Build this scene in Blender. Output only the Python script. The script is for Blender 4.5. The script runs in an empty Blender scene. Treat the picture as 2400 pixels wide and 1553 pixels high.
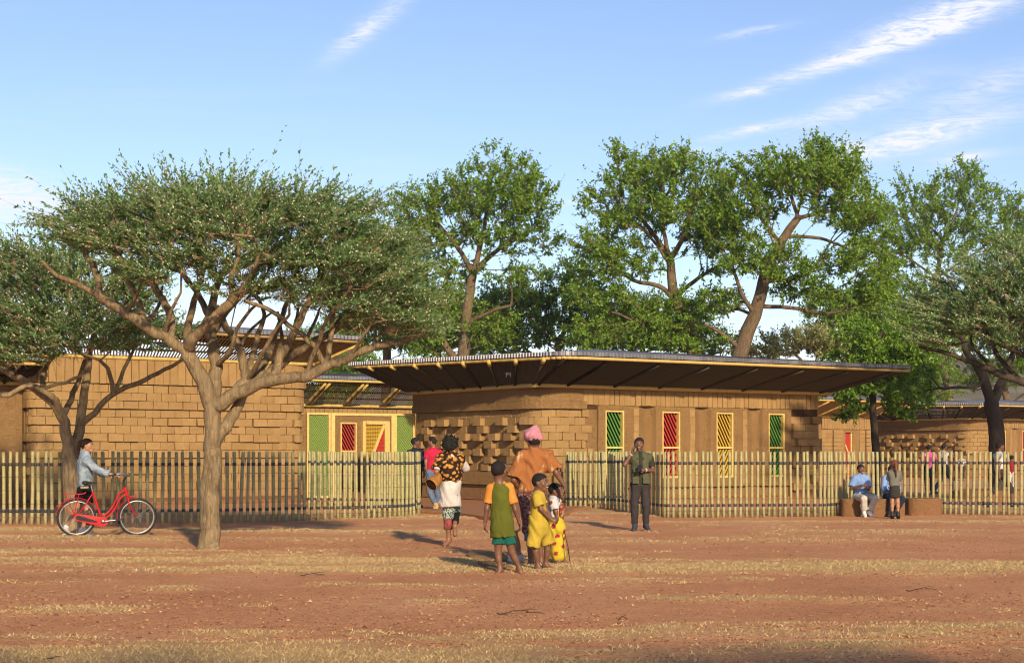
import bpy, math, random, time
import numpy as np
from mathutils import Vector, Matrix
T00 = time.time()
random.seed(7); rng = np.random.default_rng(7)
sc = bpy.context.scene
COL = sc.collection
# ------------------------------------------------------------------ camera, sky, sun, exposure
FPX, CX, HY, EYE = 3600.0, 1200.0, 1058.0, 1.5      # focal length and horizon in photograph pixels
cam = bpy.data.cameras.new('camera'); camo = bpy.data.objects.new('camera', cam); COL.objects.link(camo)
cam.sensor_width = 36; cam.lens = 36 * FPX / 2400; cam.shift_y = (HY - 776.5) / 2400
cam.clip_start = .1; cam.clip_end = 6000
camo.location = (0, 0, EYE); camo.rotation_euler = (math.radians(90), 0, 0); sc.camera = camo
SUN_AZ = math.atan2(.28, -.96)      # where the sun stands, seen from above: +x right, +y away
SUN_EL = math.radians(22.5)
sun = bpy.data.lights.new('sun', 'SUN'); sun.energy = 4.9; sun.angle = math.radians(1.8); sun.color = (1, .79, .54)
suno = bpy.data.objects.new('sun', sun); COL.objects.link(suno)
sdir = Vector((math.sin(SUN_AZ) * math.cos(SUN_EL), math.cos(SUN_AZ) * math.cos(SUN_EL), math.sin(SUN_EL)))
suno.rotation_euler = sdir.to_track_quat('Z', 'Y').to_euler()
w = bpy.data.worlds.new('World'); sc.world = w; w.use_nodes = True
SKY_STRENGTH = .113
def build_world():
    nt = w.node_tree; N = nt.nodes; L = nt.links
    for n in list(N): N.remove(n)
    def nd(t, **k):
        n = N.new(t)
        for a, b in k.items(): setattr(n, a, b)
        return n
    def val(x, sock):
        if isinstance(x, bpy.types.NodeSocket): L.new(x, sock)
        else: sock.default_value = x
    def M(op, a, b=0., c=None, clamp=False):
        n = nd('ShaderNodeMath', operation=op, use_clamp=clamp); val(a, n.inputs[0]); val(b, n.inputs[1])
        if c is not None: val(c, n.inputs[2])
        return n.outputs[0]
    def VM(op, a, b):
        n = nd('ShaderNodeVectorMath', operation=op); val(a, n.inputs[0]); val(b, n.inputs[1]); return n
    out = nd('ShaderNodeOutputWorld'); bg = nd('ShaderNodeBackground'); bg.inputs[1].default_value = SKY_STRENGTH
    sky = nd('ShaderNodeTexSky', sky_type='NISHITA', sun_disc=False, sun_elevation=SUN_EL, sun_rotation=SUN_AZ, altitude=200, air_density=1.0, dust_density=.35, ozone_density=2.4)
    tc = nd('ShaderNodeTexCoord'); D = tc.outputs['Generated']
    sep = nd('ShaderNodeSeparateXYZ'); L.new(D, sep.inputs[0])
    # cirrus veils: stretched noise on a high cloud plane, the same all round the dome
    zz = M('MAXIMUM', sep.outputs[2], .02)
    den = M('ADD', zz, .12)
    px = M('DIVIDE', sep.outputs[0], den); py = M('DIVIDE', sep.outputs[1], den)
    cmb = nd('ShaderNodeCombineXYZ'); L.new(px, cmb.inputs[0]); L.new(py, cmb.inputs[1])
    mp = nd('ShaderNodeMapping'); mp.inputs['Rotation'].default_value = (0, 0, math.radians(-38)); mp.inputs['Scale'].default_value = (.55, 2.2, 1); mp.inputs['Location'].default_value = (3.1, 1.7, 0)
    L.new(cmb.outputs[0], mp.inputs[0])
    n1 = nd('ShaderNodeTexNoise'); n1.inputs['Scale'].default_value = 1.5; n1.inputs['Detail'].default_value = 7; n1.inputs['Roughness'].default_value = .62; n1.inputs['Distortion'].default_value = .5
    L.new(mp.outputs[0], n1.inputs['Vector'])
    veil = M('MULTIPLY', M('SUBTRACT', n1.outputs[0], .55, clamp=True), 1.9, clamp=True)
    # wispy texture used inside the long streaks
    mp2 = nd('ShaderNodeMapping'); mp2.inputs['Rotation'].default_value = (0, math.radians(17), 0); mp2.inputs['Scale'].default_value = (17, 17, 85)
    L.new(D, mp2.inputs[0])
    n2 = nd('ShaderNodeTexNoise'); n2.inputs['Scale'].default_value = 2.2; n2.inputs['Detail'].default_value = 8; n2.inputs['Roughness'].default_value = .72; n2.inputs['Distortion'].default_value = 1.6
    L.new(mp2.outputs[0], n2.inputs['Vector'])
    wisp = M('MULTIPLY', M('SUBTRACT', n2.outputs[0], .33, clamp=True), 3.2, clamp=True)
    tot = M('MULTIPLY', veil, .35)
    def dirv(x, y): return Vector(((x - CX) / FPX, 1, (HY - y) / FPX)).normalized()
    streaks = [(2230, 35, 2400, -25, 26, .95), (2130, 62, 1990, 105, 22, .45), (2030, 125, 1850, 180, 13, .8), (2030, 125, 2300, 40, 16, .5), (1755, 305, 1660, 325, 10, .85), (1960, 262, 2060, 225, 20, .5),
               (2170, 310, 2420, 255, 24, .75), (2260, 370, 2330, 360, 9, .8), (1740, 220, 1810, 208, 9, .6), (1360, 470, 1310, 478, 5, 1.0), (1590, 368, 1640, 355, 8, .8), (870, 60, 960, -10, 20, .5),
               (40, 455, 190, 505, 42, .8), (-60, 470, 60, 480, 50, .7), (2050, 235, 1930, 285, 26, .4), (2300, 210, 2450, 150, 30, .45), (1760, 75, 1840, 60, 7, .5), (840, 85, 780, 130, 14, .35), (2100, 345, 1950, 372, 18, .5)]
    for (x0, y0, x1, y1, wd, am) in streaks:
        wd *= 1.12; am = min(1.3, am * 1.35)
        c = dirv(x0, y0); e = dirv(x1, y1); t = (e - c); ln = t.length; t.normalize(); nrm = t.cross(c).normalized()
        d = VM('SUBTRACT', D, tuple(c)).outputs[0]
        u = VM('DOT_PRODUCT', d, tuple(t)).outputs['Value']; v = VM('DOT_PRODUCT', d, tuple(nrm)).outputs['Value']
        g = M('ADD', M('POWER', M('ABSOLUTE', M('DIVIDE', u, ln)), 2), M('POWER', M('ABSOLUTE', M('DIVIDE', v, wd / FPX)), 2))
        g = M('MULTIPLY', M('EXPONENT', M('MULTIPLY', g, -1.)), am)
        tot = M('ADD', tot, M('MULTIPLY', g, wisp))
    tot = M('MINIMUM', tot, 1.)
    tint = nd('ShaderNodeMix', data_type='RGBA', blend_type='MULTIPLY'); tint.inputs[0].default_value = 1; L.new(sky.outputs[0], tint.inputs[6]); tint.inputs[7].default_value = (1.12, 1.04, 1.12, 1)
    mix = nd('ShaderNodeMix', data_type='RGBA'); L.new(tot, mix.inputs[0]); L.new(tint.outputs[2], mix.inputs[6]); mix.inputs[7].default_value = (6.2, 6.3, 6.9, 1)
    L.new(mix.outputs[2], bg.inputs[0]); L.new(bg.outputs[0], out.inputs[0])
build_world()
sc.view_settings.view_transform = 'Standard'; sc.view_settings.look = 'None'; sc.view_settings.gamma = 1; sc.view_settings.exposure = .46
sc.view_settings.use_curve_mapping = False
sc.render.engine = 'CYCLES'
sc.cycles.use_denoising = True; sc.cycles.pixel_filter_type = 'BLACKMAN_HARRIS'; sc.cycles.filter_width = 1.1
try: sc.cycles.denoiser = 'OPENIMAGEDENOISE'
except Exception: pass
sc.cycles.max_bounces = 4; sc.cycles.diffuse_bounces = 2; sc.cycles.glossy_bounces = 2; sc.cycles.transmission_bounces = 2; sc.cycles.transparent_max_bounces = 4
sc.cycles.use_adaptive_sampling = True; sc.cycles.adaptive_threshold = .02

# ------------------------------------------------------------------ helpers
def Wp(px, py, Y): return np.array([(px - CX) / FPX * Y, Y, EYE - (py - HY) / FPX * Y])
def Gp(px, py, z=0.):
    Y = (EYE - z) * FPX / (py - HY); return np.array([(px - CX) / FPX * Y, Y, z])
def unit(v): v = np.asarray(v, float); return v / (np.linalg.norm(v) + 1e-12)

def mesh_np(name, V, Q=None, T=None, mats=(), midx=None, smooth=False):
    V = np.asarray(V, np.float32).reshape(-1, 3)
    Q = np.zeros((0, 4), np.int32) if Q is None or len(Q) == 0 else np.asarray(Q, np.int32).reshape(-1, 4)
    T = np.zeros((0, 3), np.int32) if T is None or len(T) == 0 else np.asarray(T, np.int32).reshape(-1, 3)
    me = bpy.data.meshes.new(name)
    me.vertices.add(len(V)); me.vertices.foreach_set('co', V.ravel())
    loops = np.concatenate([Q.ravel(), T.ravel()]); me.loops.add(len(loops)); me.loops.foreach_set('vertex_index', loops)
    st = np.concatenate([np.arange(len(Q)) * 4, len(Q) * 4 + np.arange(len(T)) * 3]).astype(np.int32)
    me.polygons.add(len(st)); me.polygons.foreach_set('loop_start', st)
    if midx is not None: me.polygons.foreach_set('material_index', np.asarray(midx, np.int32))
    me.polygons.foreach_set('use_smooth', np.full(len(st), bool(smooth)))
    me.update(calc_edges=True); me.validate()
    for m in mats: me.materials.append(m)
    return me

class Geo:
    """collects shapes that become one mesh"""
    def __init__(s): s.V = []; s.Q = []; s.T = []; s.n = 0
    def add(s, V, Q=(), T=()):
        V = np.asarray(V, float).reshape(-1, 3)
        s.V.append(V)
        if len(Q): s.Q.append(np.asarray(Q, int).reshape(-1, 4) + s.n)
        if len(T): s.T.append(np.asarray(T, int).reshape(-1, 3) + s.n)
        s.n += len(V); return s
    HEXQ = [(0, 3, 2, 1), (4, 5, 6, 7), (0, 1, 5, 4), (1, 2, 6, 5), (2, 3, 7, 6), (3, 0, 4, 7)]
    def hexa(s, c8): return s.add(c8, Geo.HEXQ)
    def box(s, c, size, ax=None):
        ax = np.eye(3) if ax is None else np.asarray(ax, float)
        hx, hy, hz = np.asarray(size) / 2.
        P = np.array([(-hx, -hy, -hz), (hx, -hy, -hz), (hx, hy, -hz), (-hx, hy, -hz), (-hx, -hy, hz), (hx, -hy, hz), (hx, hy, hz), (-hx, hy, hz)])
        return s.hexa(np.asarray(c) + P @ ax)
    def bar(s, a, b, w, h, up=(0, 0, 1)):
        a = np.asarray(a, float); b = np.asarray(b, float); d = unit(b - a); up = np.asarray(up, float)
        x = np.cross(d, up)
        if np.linalg.norm(x) < 1e-6: x = np.cross(d, (1, 0, 0))
        x = unit(x); z = np.cross(x, d)
        return s.box((a + b) / 2, (np.linalg.norm(b - a), w, h), (d, x, z))
    def tube(s, P, R, n=8, caps=True, closed=False):
        P = np.asarray(P, float); m = len(P); R = np.broadcast_to(np.asarray(R, float), (m,))
        Tn = np.gradient(P, axis=0) if not closed else np.roll(P, -1, 0) - np.roll(P, 1, 0)
        Tn = Tn / (np.linalg.norm(Tn, axis=1, keepdims=True) + 1e-12)
        ref = np.array((0, 0, 1.)) if abs(Tn[0][2]) < .9 else np.array((1., 0, 0))
        X = np.zeros((m, 3)); x = unit(np.cross(Tn[0], ref))
        for i in range(m):
            x = unit(x - Tn[i] * np.dot(x, Tn[i])); X[i] = x
        Yv = np.cross(Tn, X)
        a = np.arange(n) * 2 * math.pi / n
        V = P[:, None] + R[:, None, None] * (np.cos(a)[None, :, None] * X[:, None] + np.sin(a)[None, :, None] * Yv[:, None])
        j = np.arange(n); Q = []
        mm = m if closed else m - 1
        i = np.arange(mm)[:, None]; i2 = (i + 1) % m
        Qa = np.stack([i * n + j, i * n + (j + 1) % n, i2 * n + (j + 1) % n, i2 * n + j], -1).reshape(-1, 4)
        V = V.reshape(-1, 3); Tt = []
        if caps and not closed:
            V = np.vstack([V, P[:1], P[-1:]]); c0, c1 = m * n, m * n + 1
            Tt = [(c0, (k + 1) % n, k) for k in range(n)] + [(c1, (m - 1) * n + k, (m - 1) * n + (k + 1) % n) for k in range(n)]
        return s.add(V, Qa, Tt)
    def mesh(s, name, mat=None, smooth=False):
        V = np.vstack(s.V); Q = np.vstack(s.Q) if s.Q else None; T = np.vstack(s.T) if s.T else None
        return mesh_np(name, V, Q, T, [mat] if mat else [], None, smooth)
    def build(s, name, mat, parent=None, smooth=False, origin=None, **props):
        if origin is not None: s.V = [v - np.asarray(origin) for v in s.V]
        o = obj(name, s.mesh(name, mat, smooth), parent, **props)
        if parent is None and origin is not None: o.location = origin
        return o

def obj(name, me, parent=None, **props):
    o = bpy.data.objects.new(name, me); COL.objects.link(o)
    if parent is not None: o.parent = parent
    for k, v in props.items(): o[k] = v
    return o
def empty(name, loc, label, cat, group=None):
    o = bpy.data.objects.new(name, None); COL.objects.link(o); o.location = tuple(loc); o.empty_display_size = .2
    o['label'] = label; o['category'] = cat
    if group: o['group'] = group
    return o

# value noise, vectorised
def _hash(ix, iy, seed):
    n = (ix.astype(np.int64) * 374761393 + iy.astype(np.int64) * 668265263 + seed * 1442695041) & 0xffffffff
    n = ((n ^ (n >> 13)) * 1274126177) & 0xffffffff
    return ((n ^ (n >> 16)) & 0xffff) / 65535.
def vnoise(x, y, seed=0):
    ix = np.floor(x); iy = np.floor(y); fx = x - ix; fy = y - iy
    fx = fx * fx * (3 - 2 * fx); fy = fy * fy * (3 - 2 * fy)
    a = _hash(ix, iy, seed); b = _hash(ix + 1, iy, seed); c = _hash(ix, iy + 1, seed); d = _hash(ix + 1, iy + 1, seed)
    return (a * (1 - fx) + b * fx) * (1 - fy) + (c * (1 - fx) + d * fx) * fy
def fbm(x, y, oct=4, seed=0):
    s = 0; a = .5; t = 0
    for i in range(oct):
        s = s + a * vnoise(x, y, seed + i * 17); t += a; a *= .5; x = x * 2.03 + 5.1; y = y * 2.03 + 1.7
    return s / t

# ------------------------------------------------------------------ materials
class NM:
    def __init__(s, name):
        s.m = bpy.data.materials.new(name); s.m.use_nodes = True; s.nt = s.m.node_tree; s.N = s.nt.nodes; s.L = s.nt.links
        s.b = s.N['Principled BSDF']; s.out = s.N['Material Output']
    def nd(s, t, **k):
        n = s.N.new(t)
        for a, b in k.items(): setattr(n, a, b)
        return n
    def val(s, x, sock):
        if isinstance(x, bpy.types.NodeSocket): s.L.new(x, sock)
        else: sock.default_value = x
    def M(s, op, a, b=0., clamp=False):
        n = s.nd('ShaderNodeMath', operation=op, use_clamp=clamp); s.val(a, n.inputs[0]); s.val(b, n.inputs[1]); return n.outputs[0]
    def co(s, scale=(1, 1, 1), which='Object', rot=(0, 0, 0)):
        t = s.nd('ShaderNodeTexCoord'); mp = s.nd('ShaderNodeMapping'); mp.inputs['Scale'].default_value = scale; mp.inputs['Rotation'].default_value = rot
        s.L.new(t.outputs[which], mp.inputs[0]); return mp.outputs[0]
    def noise(s, vec, scale, detail=4, rough=.55, dist=0.):
        n = s.nd('ShaderNodeTexNoise'); n.inputs['Scale'].default_value = scale; n.inputs['Detail'].default_value = detail; n.inputs['Roughness'].default_value = rough; n.inputs['Distortion'].default_value = dist
        s.L.new(vec, n.inputs['Vector']); return n.outputs[0]
    def voro(s, vec, scale, feature='F1', out='Distance', rand=1.):
        n = s.nd('ShaderNodeTexVoronoi', feature=feature); n.inputs['Scale'].default_value = scale; n.inputs['Randomness'].default_value = rand
        s.L.new(vec, n.inputs['Vector']); return n.outputs[out]
    def ramp(s, fac, stops, interp='LINEAR'):
        r = s.nd('ShaderNodeValToRGB'); r.color_ramp.interpolation = interp; e = r.color_ramp.elements
        while len(e) < len(stops): e.new(.5)
        for k, (p, c) in zip(e, stops):
            k.position = p; k.color = (c[0], c[1], c[2], 1) if not np.isscalar(c) else (c, c, c, 1)
        s.val(fac, r.inputs[0]); return r.outputs[0]
    def mix(s, fac, a, b, blend='MIX'):
        n = s.nd('ShaderNodeMix', data_type='RGBA', blend_type=blend); s.val(fac, n.inputs[0])
        for x, k in ((a, 6), (b, 7)):
            if isinstance(x, bpy.types.NodeSocket): s.L.new(x, n.inputs[k])
            else: n.inputs[k].default_value = (x[0], x[1], x[2], 1)
        return n.outputs[2]
    def rand(s): return s.nd('ShaderNodeObjectInfo').outputs['Random']
    def island(s): return s.nd('ShaderNodeNewGeometry').outputs['Random Per Island']
    def bump(s, h, strength=.5, dist=.02):
        n = s.nd('ShaderNodeBump'); n.inputs['Strength'].default_value = strength; n.inputs['Distance'].default_value = dist
        s.L.new(h, n.inputs['Height']); s.L.new(n.outputs[0], s.b.inputs['Normal']); return n.outputs[0]
    def done(s, col=None, rough=.9, spec=.2, metal=0.):
        if col is not None:
            if isinstance(col, bpy.types.NodeSocket): s.L.new(col, s.b.inputs['Base Color'])
            else: s.b.inputs['Base Color'].default_value = (col[0], col[1], col[2], 1)
        s.val(rough, s.b.inputs['Roughness']); s.b.inputs['Specular IOR Level'].default_value = spec; s.b.inputs['Metallic'].default_value = metal
        return s.m

def earth_mat(name, c0, c1, bumpy=.6, coarse=False):
    k = NM(name); v = k.co()
    n1 = k.noise(v, 2.3, 5, .6); n2 = k.noise(v, 26, 5, .7); r = k.rand()
    f = k.M('ADD', k.M('MULTIPLY', n1, .45), k.M('ADD', k.M('MULTIPLY', n2, .40), k.M('MULTIPLY', r, .16)), True)
    col = k.ramp(f, [(.25, c0), (.85, c1)])
    sp = k.voro(v, 34); col = k.mix(k.M('MULTIPLY', k.M('LESS_THAN', sp, .12), .5), col, (c1[0] * 1.35, c1[1] * 1.35, c1[2] * 1.3))
    st = k.noise(k.co((2.2, 2.2, .35)), 2.6, 5, .6); col = k.mix(k.M('MULTIPLY', k.M('SUBTRACT', st, .54, True), 1.5, True), col, tuple(x * .5 for x in c0))
    sz = k.nd('ShaderNodeSeparateXYZ'); k.L.new(v, sz.inputs[0]); spl = k.M('MULTIPLY', k.M('SUBTRACT', k.M('ADD', .42, k.M('MULTIPLY', k.noise(v, 3.5, 4), .5)), sz.outputs[2], True), 1.6, True)
    col = k.mix(k.M('MULTIPLY', spl, .55), col, (.30, .135, .07))
    h = k.M('ADD', k.M('MULTIPLY', k.noise(v, 7 if coarse else 16, 8, .74, .6), 1.), k.M('MULTIPLY', k.noise(v, 70, 3), .35))
    k.bump(h, bumpy, .10 if coarse else .035)
    return k.done(col, .95, .1)
MAT = {}
MAT['brick'] = earth_mat('earth_block', (.225, .138, .055), (.40, .262, .112), .8)
MAT['plaster'] = earth_mat('earth_plaster', (.22, .130, .053), (.37, .232, .100), 1., True)
MAT['core'] = earth_mat('earth_joint', (.05, .027, .013), (.09, .048, .022), .5)

def bamboo(name, c0, c1, node, zscale=None, rough=.5, spec=.35):
    k = NM(name); v = k.co(); r = k.rand(); i = k.island()
    n = k.noise(k.co((6, 6, .9)), 5, 4, .6)
    col = k.ramp(k.M('ADD', k.M('MULTIPLY', n, .7), k.M('MULTIPLY', k.M('ADD', r, i), .18)), [(.25, c0), (.75, c1)])
    if zscale:
        sepn = k.nd('ShaderNodeSeparateXYZ'); k.L.new(v, sepn.inputs[0])
        fr = k.M('FRACT', k.M('ADD', k.M('MULTIPLY', sepn.outputs[2], zscale), k.M('MULTIPLY', r, .0)))
        ring = k.M('LESS_THAN', k.M('ABSOLUTE', k.M('SUBTRACT', fr, .5)), .035)
        patch = k.M('MULTIPLY', ring, k.M('GREATER_THAN', k.noise(v, 14, 2), .42))
        col = k.mix(k.M('MULTIPLY', patch, .75), col, node)
    col = k.mix(k.M('MULTIPLY', r, .30), col, (.25, .22, .14))
    st = k.noise(k.co((40, 40, 2.5)), 3, 3)
    col = k.mix(k.M('MULTIPLY', k.M('GREATER_THAN', st, .62), .25), col, node)
    k.bump(st, .15, .004)
    return k.done(col, rough, spec)
MAT['bamboo'] = bamboo('bamboo_cane', (.235, .21, .082), (.385, .345, .145), (.12, .095, .035), 3.6)
MAT['bamboo_beam'] = bamboo('bamboo_beam', (.42, .28, .06), (.60, .43, .12), (.22, .13, .03))
MAT['bamboo_slat'] = bamboo('bamboo_slat', (.20, .125, .04), (.34, .22, .075), (.12, .075, .022))
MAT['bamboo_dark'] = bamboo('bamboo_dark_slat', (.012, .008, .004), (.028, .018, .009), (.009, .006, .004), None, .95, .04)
def plain(name, c, rough=.6, spec=.3, metal=0., var=.15, bump=0., scale=20):
    k = NM(name); v = k.co(); n = k.noise(v, scale, 4)
    a = tuple(x * (1 - var) for x in c); b = tuple(min(1, x * (1 + var)) for x in c)
    col = k.ramp(n, [(.3, a), (.7, b)])
    if bump: k.bump(n, bump, .01)
    return k.done(col, rough, spec, metal)
MAT['strap'] = plain('black_strap', (.042, .046, .056), .5, .4)
MAT['frame'] = plain('yellow_frame_paint', (.58, .40, .13), .6, .3, 0, .16, .2, 9)
MAT['green'] = plain('green_lattice_paint', (.065, .185, .03), .6, .3)
MAT['green_light'] = plain('light_green_lattice_paint', (.14, .27, .045), .6, .3)
MAT['red'] = plain('red_lattice_paint', (.36, .032, .02), .6, .3)
MAT['yellow'] = plain('yellow_lattice_paint', (.43, .27, .03), .6, .3)
MAT['void'] = plain('painted_dark', (.012, .010, .008), .95, .0)  # near-black colour standing in for the shade of rooms and roof space
def metal_sheet():
    k = NM('corrugated_zinc'); v = k.co(); n = k.noise(v, 3, 5); col = k.ramp(n, [(.3, (.17, .17, .185)), (.7, (.30, .30, .325))])
    rough = k.M('ADD', k.M('MULTIPLY', n, .25), .38); return k.done(col, rough, .4, .7)
MAT['zinc'] = metal_sheet()

def bark(name, c0, c1, stretch=(7, 7, 1.3)):
    k = NM(name); v = k.co(stretch); n = k.noise(v, 2.2, 6, .68, 1.2); n2 = k.noise(k.co((1, 1, 1)), 1.1, 3)
    f = k.M('ADD', k.M('MULTIPLY', n, .75), k.M('MULTIPLY', n2, .3))
    col = k.ramp(f, [(.32, c0), (.5, tuple((a + b) / 2 for a, b in zip(c0, c1))), (.68, c1)])
    k.bump(k.noise(v, 3.2, 7, .72, 1.6), .9, .05); return k.done(col, .92, .12)
MAT['bark_acacia'] = bark('acacia_bark', (.075, .052, .029), (.37, .275, .155))
MAT['bark_grey'] = bark('grey_brown_bark', (.05, .034, .021), (.21, .15, .088))
MAT['bark_dark'] = bark('dark_bark', (.03, .024, .018), (.10, .078, .055))
def leaf(name, cs, trans=.42, rough=.5):
    k = NM(name); i = k.island()
    big = k.noise(k.co(), .9, 2)
    col = k.ramp(k.M('ADD', k.M('MULTIPLY', i, .75), k.M('MULTIPLY', big, .25)), cs)
    k.done(col, rough, .25)
    t = k.nd('ShaderNodeBsdfTranslucent'); k.L.new(k.mix(1., col, (1.15, 1.25, .5), 'MULTIPLY'), t.inputs[0])
    mx = k.nd('ShaderNodeMixShader'); mx.inputs[0].default_value = trans
    k.L.new(k.b.outputs[0], mx.inputs[1]); k.L.new(t.outputs[0], mx.inputs[2]); k.L.new(mx.outputs[0], k.out.inputs[0]); return k.m
MAT['leaf_green'] = leaf('broad_leaf', [(.0, (.068, .15, .015)), (.45, (.145, .265, .028)), (.85, (.26, .41, .052)), (.965, (.29, .42, .06)), (.985, (.42, .33, .02))])
MAT['leaf_deep'] = leaf('deep_broad_leaf', [(.0, (.055, .13, .015)), (.5, (.105, .22, .025)), (.95, (.19, .32, .04))])
MAT['leaf_pale'] = leaf('pale_shrub_leaf', [(.0, (.20, .25, .08)), (.5, (.36, .38, .16)), (.95, (.60, .58, .34))])
MAT['leaf_acacia'] = leaf('acacia_leaf', [(.0, (.075, .155, .045)), (.5, (.145, .26, .09)), (.95, (.25, .38, .165))])
MAT['twig_tan'] = plain('tan_twig', (.30, .22, .125), .9, .1)
MAT['blossom'] = plain('cream_blossom', (.66, .62, .46), .9, .1)
def cloth(name, c, c2=None, kind='plain', scale=10, rough=.92):
    k = NM(name); v = k.co(); n = k.noise(v, 5, 4)
    if kind == 'plain': col = k.ramp(n, [(.3, tuple(x * .82 for x in c)), (.7, tuple(min(1, x * 1.12) for x in c))])
    elif kind == 'mottle': col = k.ramp(k.noise(k.co((1, 1, .45)), scale, 5, .65, 1.), [(.40, c), (.56, c), (.66, c2)])
    elif kind == 'spots':
        col = k.ramp(k.voro(v, scale, 'SMOOTH_F1'), [(.32, c2), (.45, c)])
    elif kind == 'denim': col = k.ramp(k.noise(v, scale, 5, .6), [(.3, c), (.7, c2)])
    elif kind == 'stripes':
        s = k.nd('ShaderNodeSeparateXYZ'); k.L.new(v, s.inputs[0]); f = k.M('FRACT', k.M('MULTIPLY', s.outputs[2], scale)); col = k.mix(k.M('GREATER_THAN', f, .5), c, c2)
    elif kind == 'flowers':
        d = k.voro(v, scale, 'F1', rand=.75); wob = k.noise(v, scale * 7, 2); f = k.M('ADD', d, k.M('MULTIPLY', wob, .34))
        col = k.mix(k.M('LESS_THAN', f, .50), c, c2); col = k.mix(k.M('LESS_THAN', f, .27), col, (.42, .05, .07))
    fold = k.noise(k.co((1, 1, .38)), 15, 4, .6, 1.4); k.bump(k.M('ADD', fold, k.M('MULTIPLY', k.noise(v, 120, 2), .06)), .5, .03)
    return k.done(col, rough, .1)
def skin(name, c):
    k = NM(name); n = k.noise(k.co(), 12, 3); col = k.ramp(n, [(.3, tuple(x * .85 for x in c)), (.7, tuple(x * 1.12 for x in c))])
    return k.done(col, .48, .4)
# ------------------------------------------------------------------ ground
def grass_mask(x, y):
    n = fbm(x * .13 + 3.3, y * .85 + .4, 3, 5); e = fbm(x * 1.5, y * 4.6, 3, 31)
    m = (n - .55) * 8 + (e - .5) * 2.2
    for (gx, gy, hw, hd, a) in PATCHES:
        q = 1 - ((x - gx) / hw) ** 2 - ((y - gy) / hd) ** 2
        m = np.maximum(m, np.clip(q, -9, 1) * a * 1. + (e - .58) * 2.6)
    for (gx, gy, hw, hd) in BARE:
        q = 1 - ((x - gx) / hw) ** 2 - ((y - gy) / hd) ** 2
        m = m - np.clip(q, 0, 1) * 3
    return np.clip(m, 0, 1)
def patch(px0, px1, py, th, a=1.):
    c = Gp((px0 + px1) / 2, py); d0 = Gp(0, py - th / 2)[1]; d1 = Gp(0, py + th / 2)[1]
    return (c[0], c[1], (px1 - px0) / 2 / FPX * c[1], max(.10, (d0 - d1) / 2 * .85), a)
PATCHES = [patch(*a) for a in [(-60, 470, 1432, 34), (530, 690, 1428, 22), (-40, 360, 1497, 26), (390, 710, 1492, 28), (780, 960, 1490, 24), (320, 480, 1384, 16), (-100, 270, 1364, 10), (640, 1180, 1376, 16),
           (500, 960, 1325, 9), (330, 900, 1303, 10), (300, 470, 1301, 8), (100, 480, 1269, 6), (500, 1000, 1268, 7), (1150, 1680, 1365, 22), (1420, 2150, 1405, 16), (1720, 2420, 1475, 30), (1650, 2420, 1515, 38),
           (1400, 1530, 1520, 18), (1690, 2400, 1318, 16), (1450, 1900, 1266, 8), (1600, 2420, 1245, 8), (1400, 1660, 1270, 8), (1700, 1830, 1360, 10), (2300, 2420, 1432, 14), (1490, 1650, 1475, 14), (2070, 2420, 1350, 8),
           (1180, 1420, 1297, 6), (0, 300, 1240, 5), (560, 760, 1535, 16), (900, 1000, 1232, 5), (2000, 2420, 1222, 5), (1340, 1700, 1225, 5), (-20, 130, 1300, 7), (900, 1180, 1412, 10), (1740, 1860, 1252, 5)]]
BARE = [(Gp(150, 1400)[0], Gp(150, 1400)[1], 2.2, .5), (Gp(900, 1440)[0], Gp(900, 1440)[1], 1.8, .7), (Gp(1700, 1435)[0], Gp(1700, 1435)[1], 2.5, .35), (Gp(1160, 1450)[0], Gp(1160, 1450)[1], 1.2, 1.), (Gp(2000, 1290)[0], Gp(2000, 1290)[1], 3.5, .6),
        (Gp(1150, 1190)[0], Gp(1150, 1190)[1], 2.2, 4.)]
def ground_z(x, y):
    return (fbm(x * .23, y * .23, 3, 3) - .5) * .05 * np.clip((60 - y) / 30, 0, 1) * np.clip((y - 2) / 8, 0, 1) + (fbm(x * 3.1, y * 3.1, 2, 9) - .5) * .012
def axis(lo, hi, step, far, grow=1.35):
    a = list(np.arange(lo, hi + 1e-6, step)); s = step; v = hi; up = []
    while v < far: s *= grow; v += s; up.append(v)
    s = step; v = lo; dn = []
    while v > -far: s *= grow; v -= s; dn.append(v)
    return np.array(dn[::-1] + a + up)
gx = axis(-14, 14, .125, 700); gy = axis(9.5, 40, .125, 700)
XX, YY = np.meshgrid(gx, gy, indexing='ij')
ZZ = ground_z(XX, YY); ZZ[np.abs(XX) > 60] = 0; ZZ[(YY > 90) | (YY < -40)] = 0
GM = grass_mask(XX, YY)
ZZ = ZZ + np.where(GM > .3, .026, 0)
i = np.arange(len(gx) - 1)[:, None]; j = np.arange(len(gy) - 1)[None]; m = len(gy)
Q = np.stack([i * m + j, (i + 1) * m + j, (i + 1) * m + j + 1, i * m + j + 1], -1).reshape(-1, 4)
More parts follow.
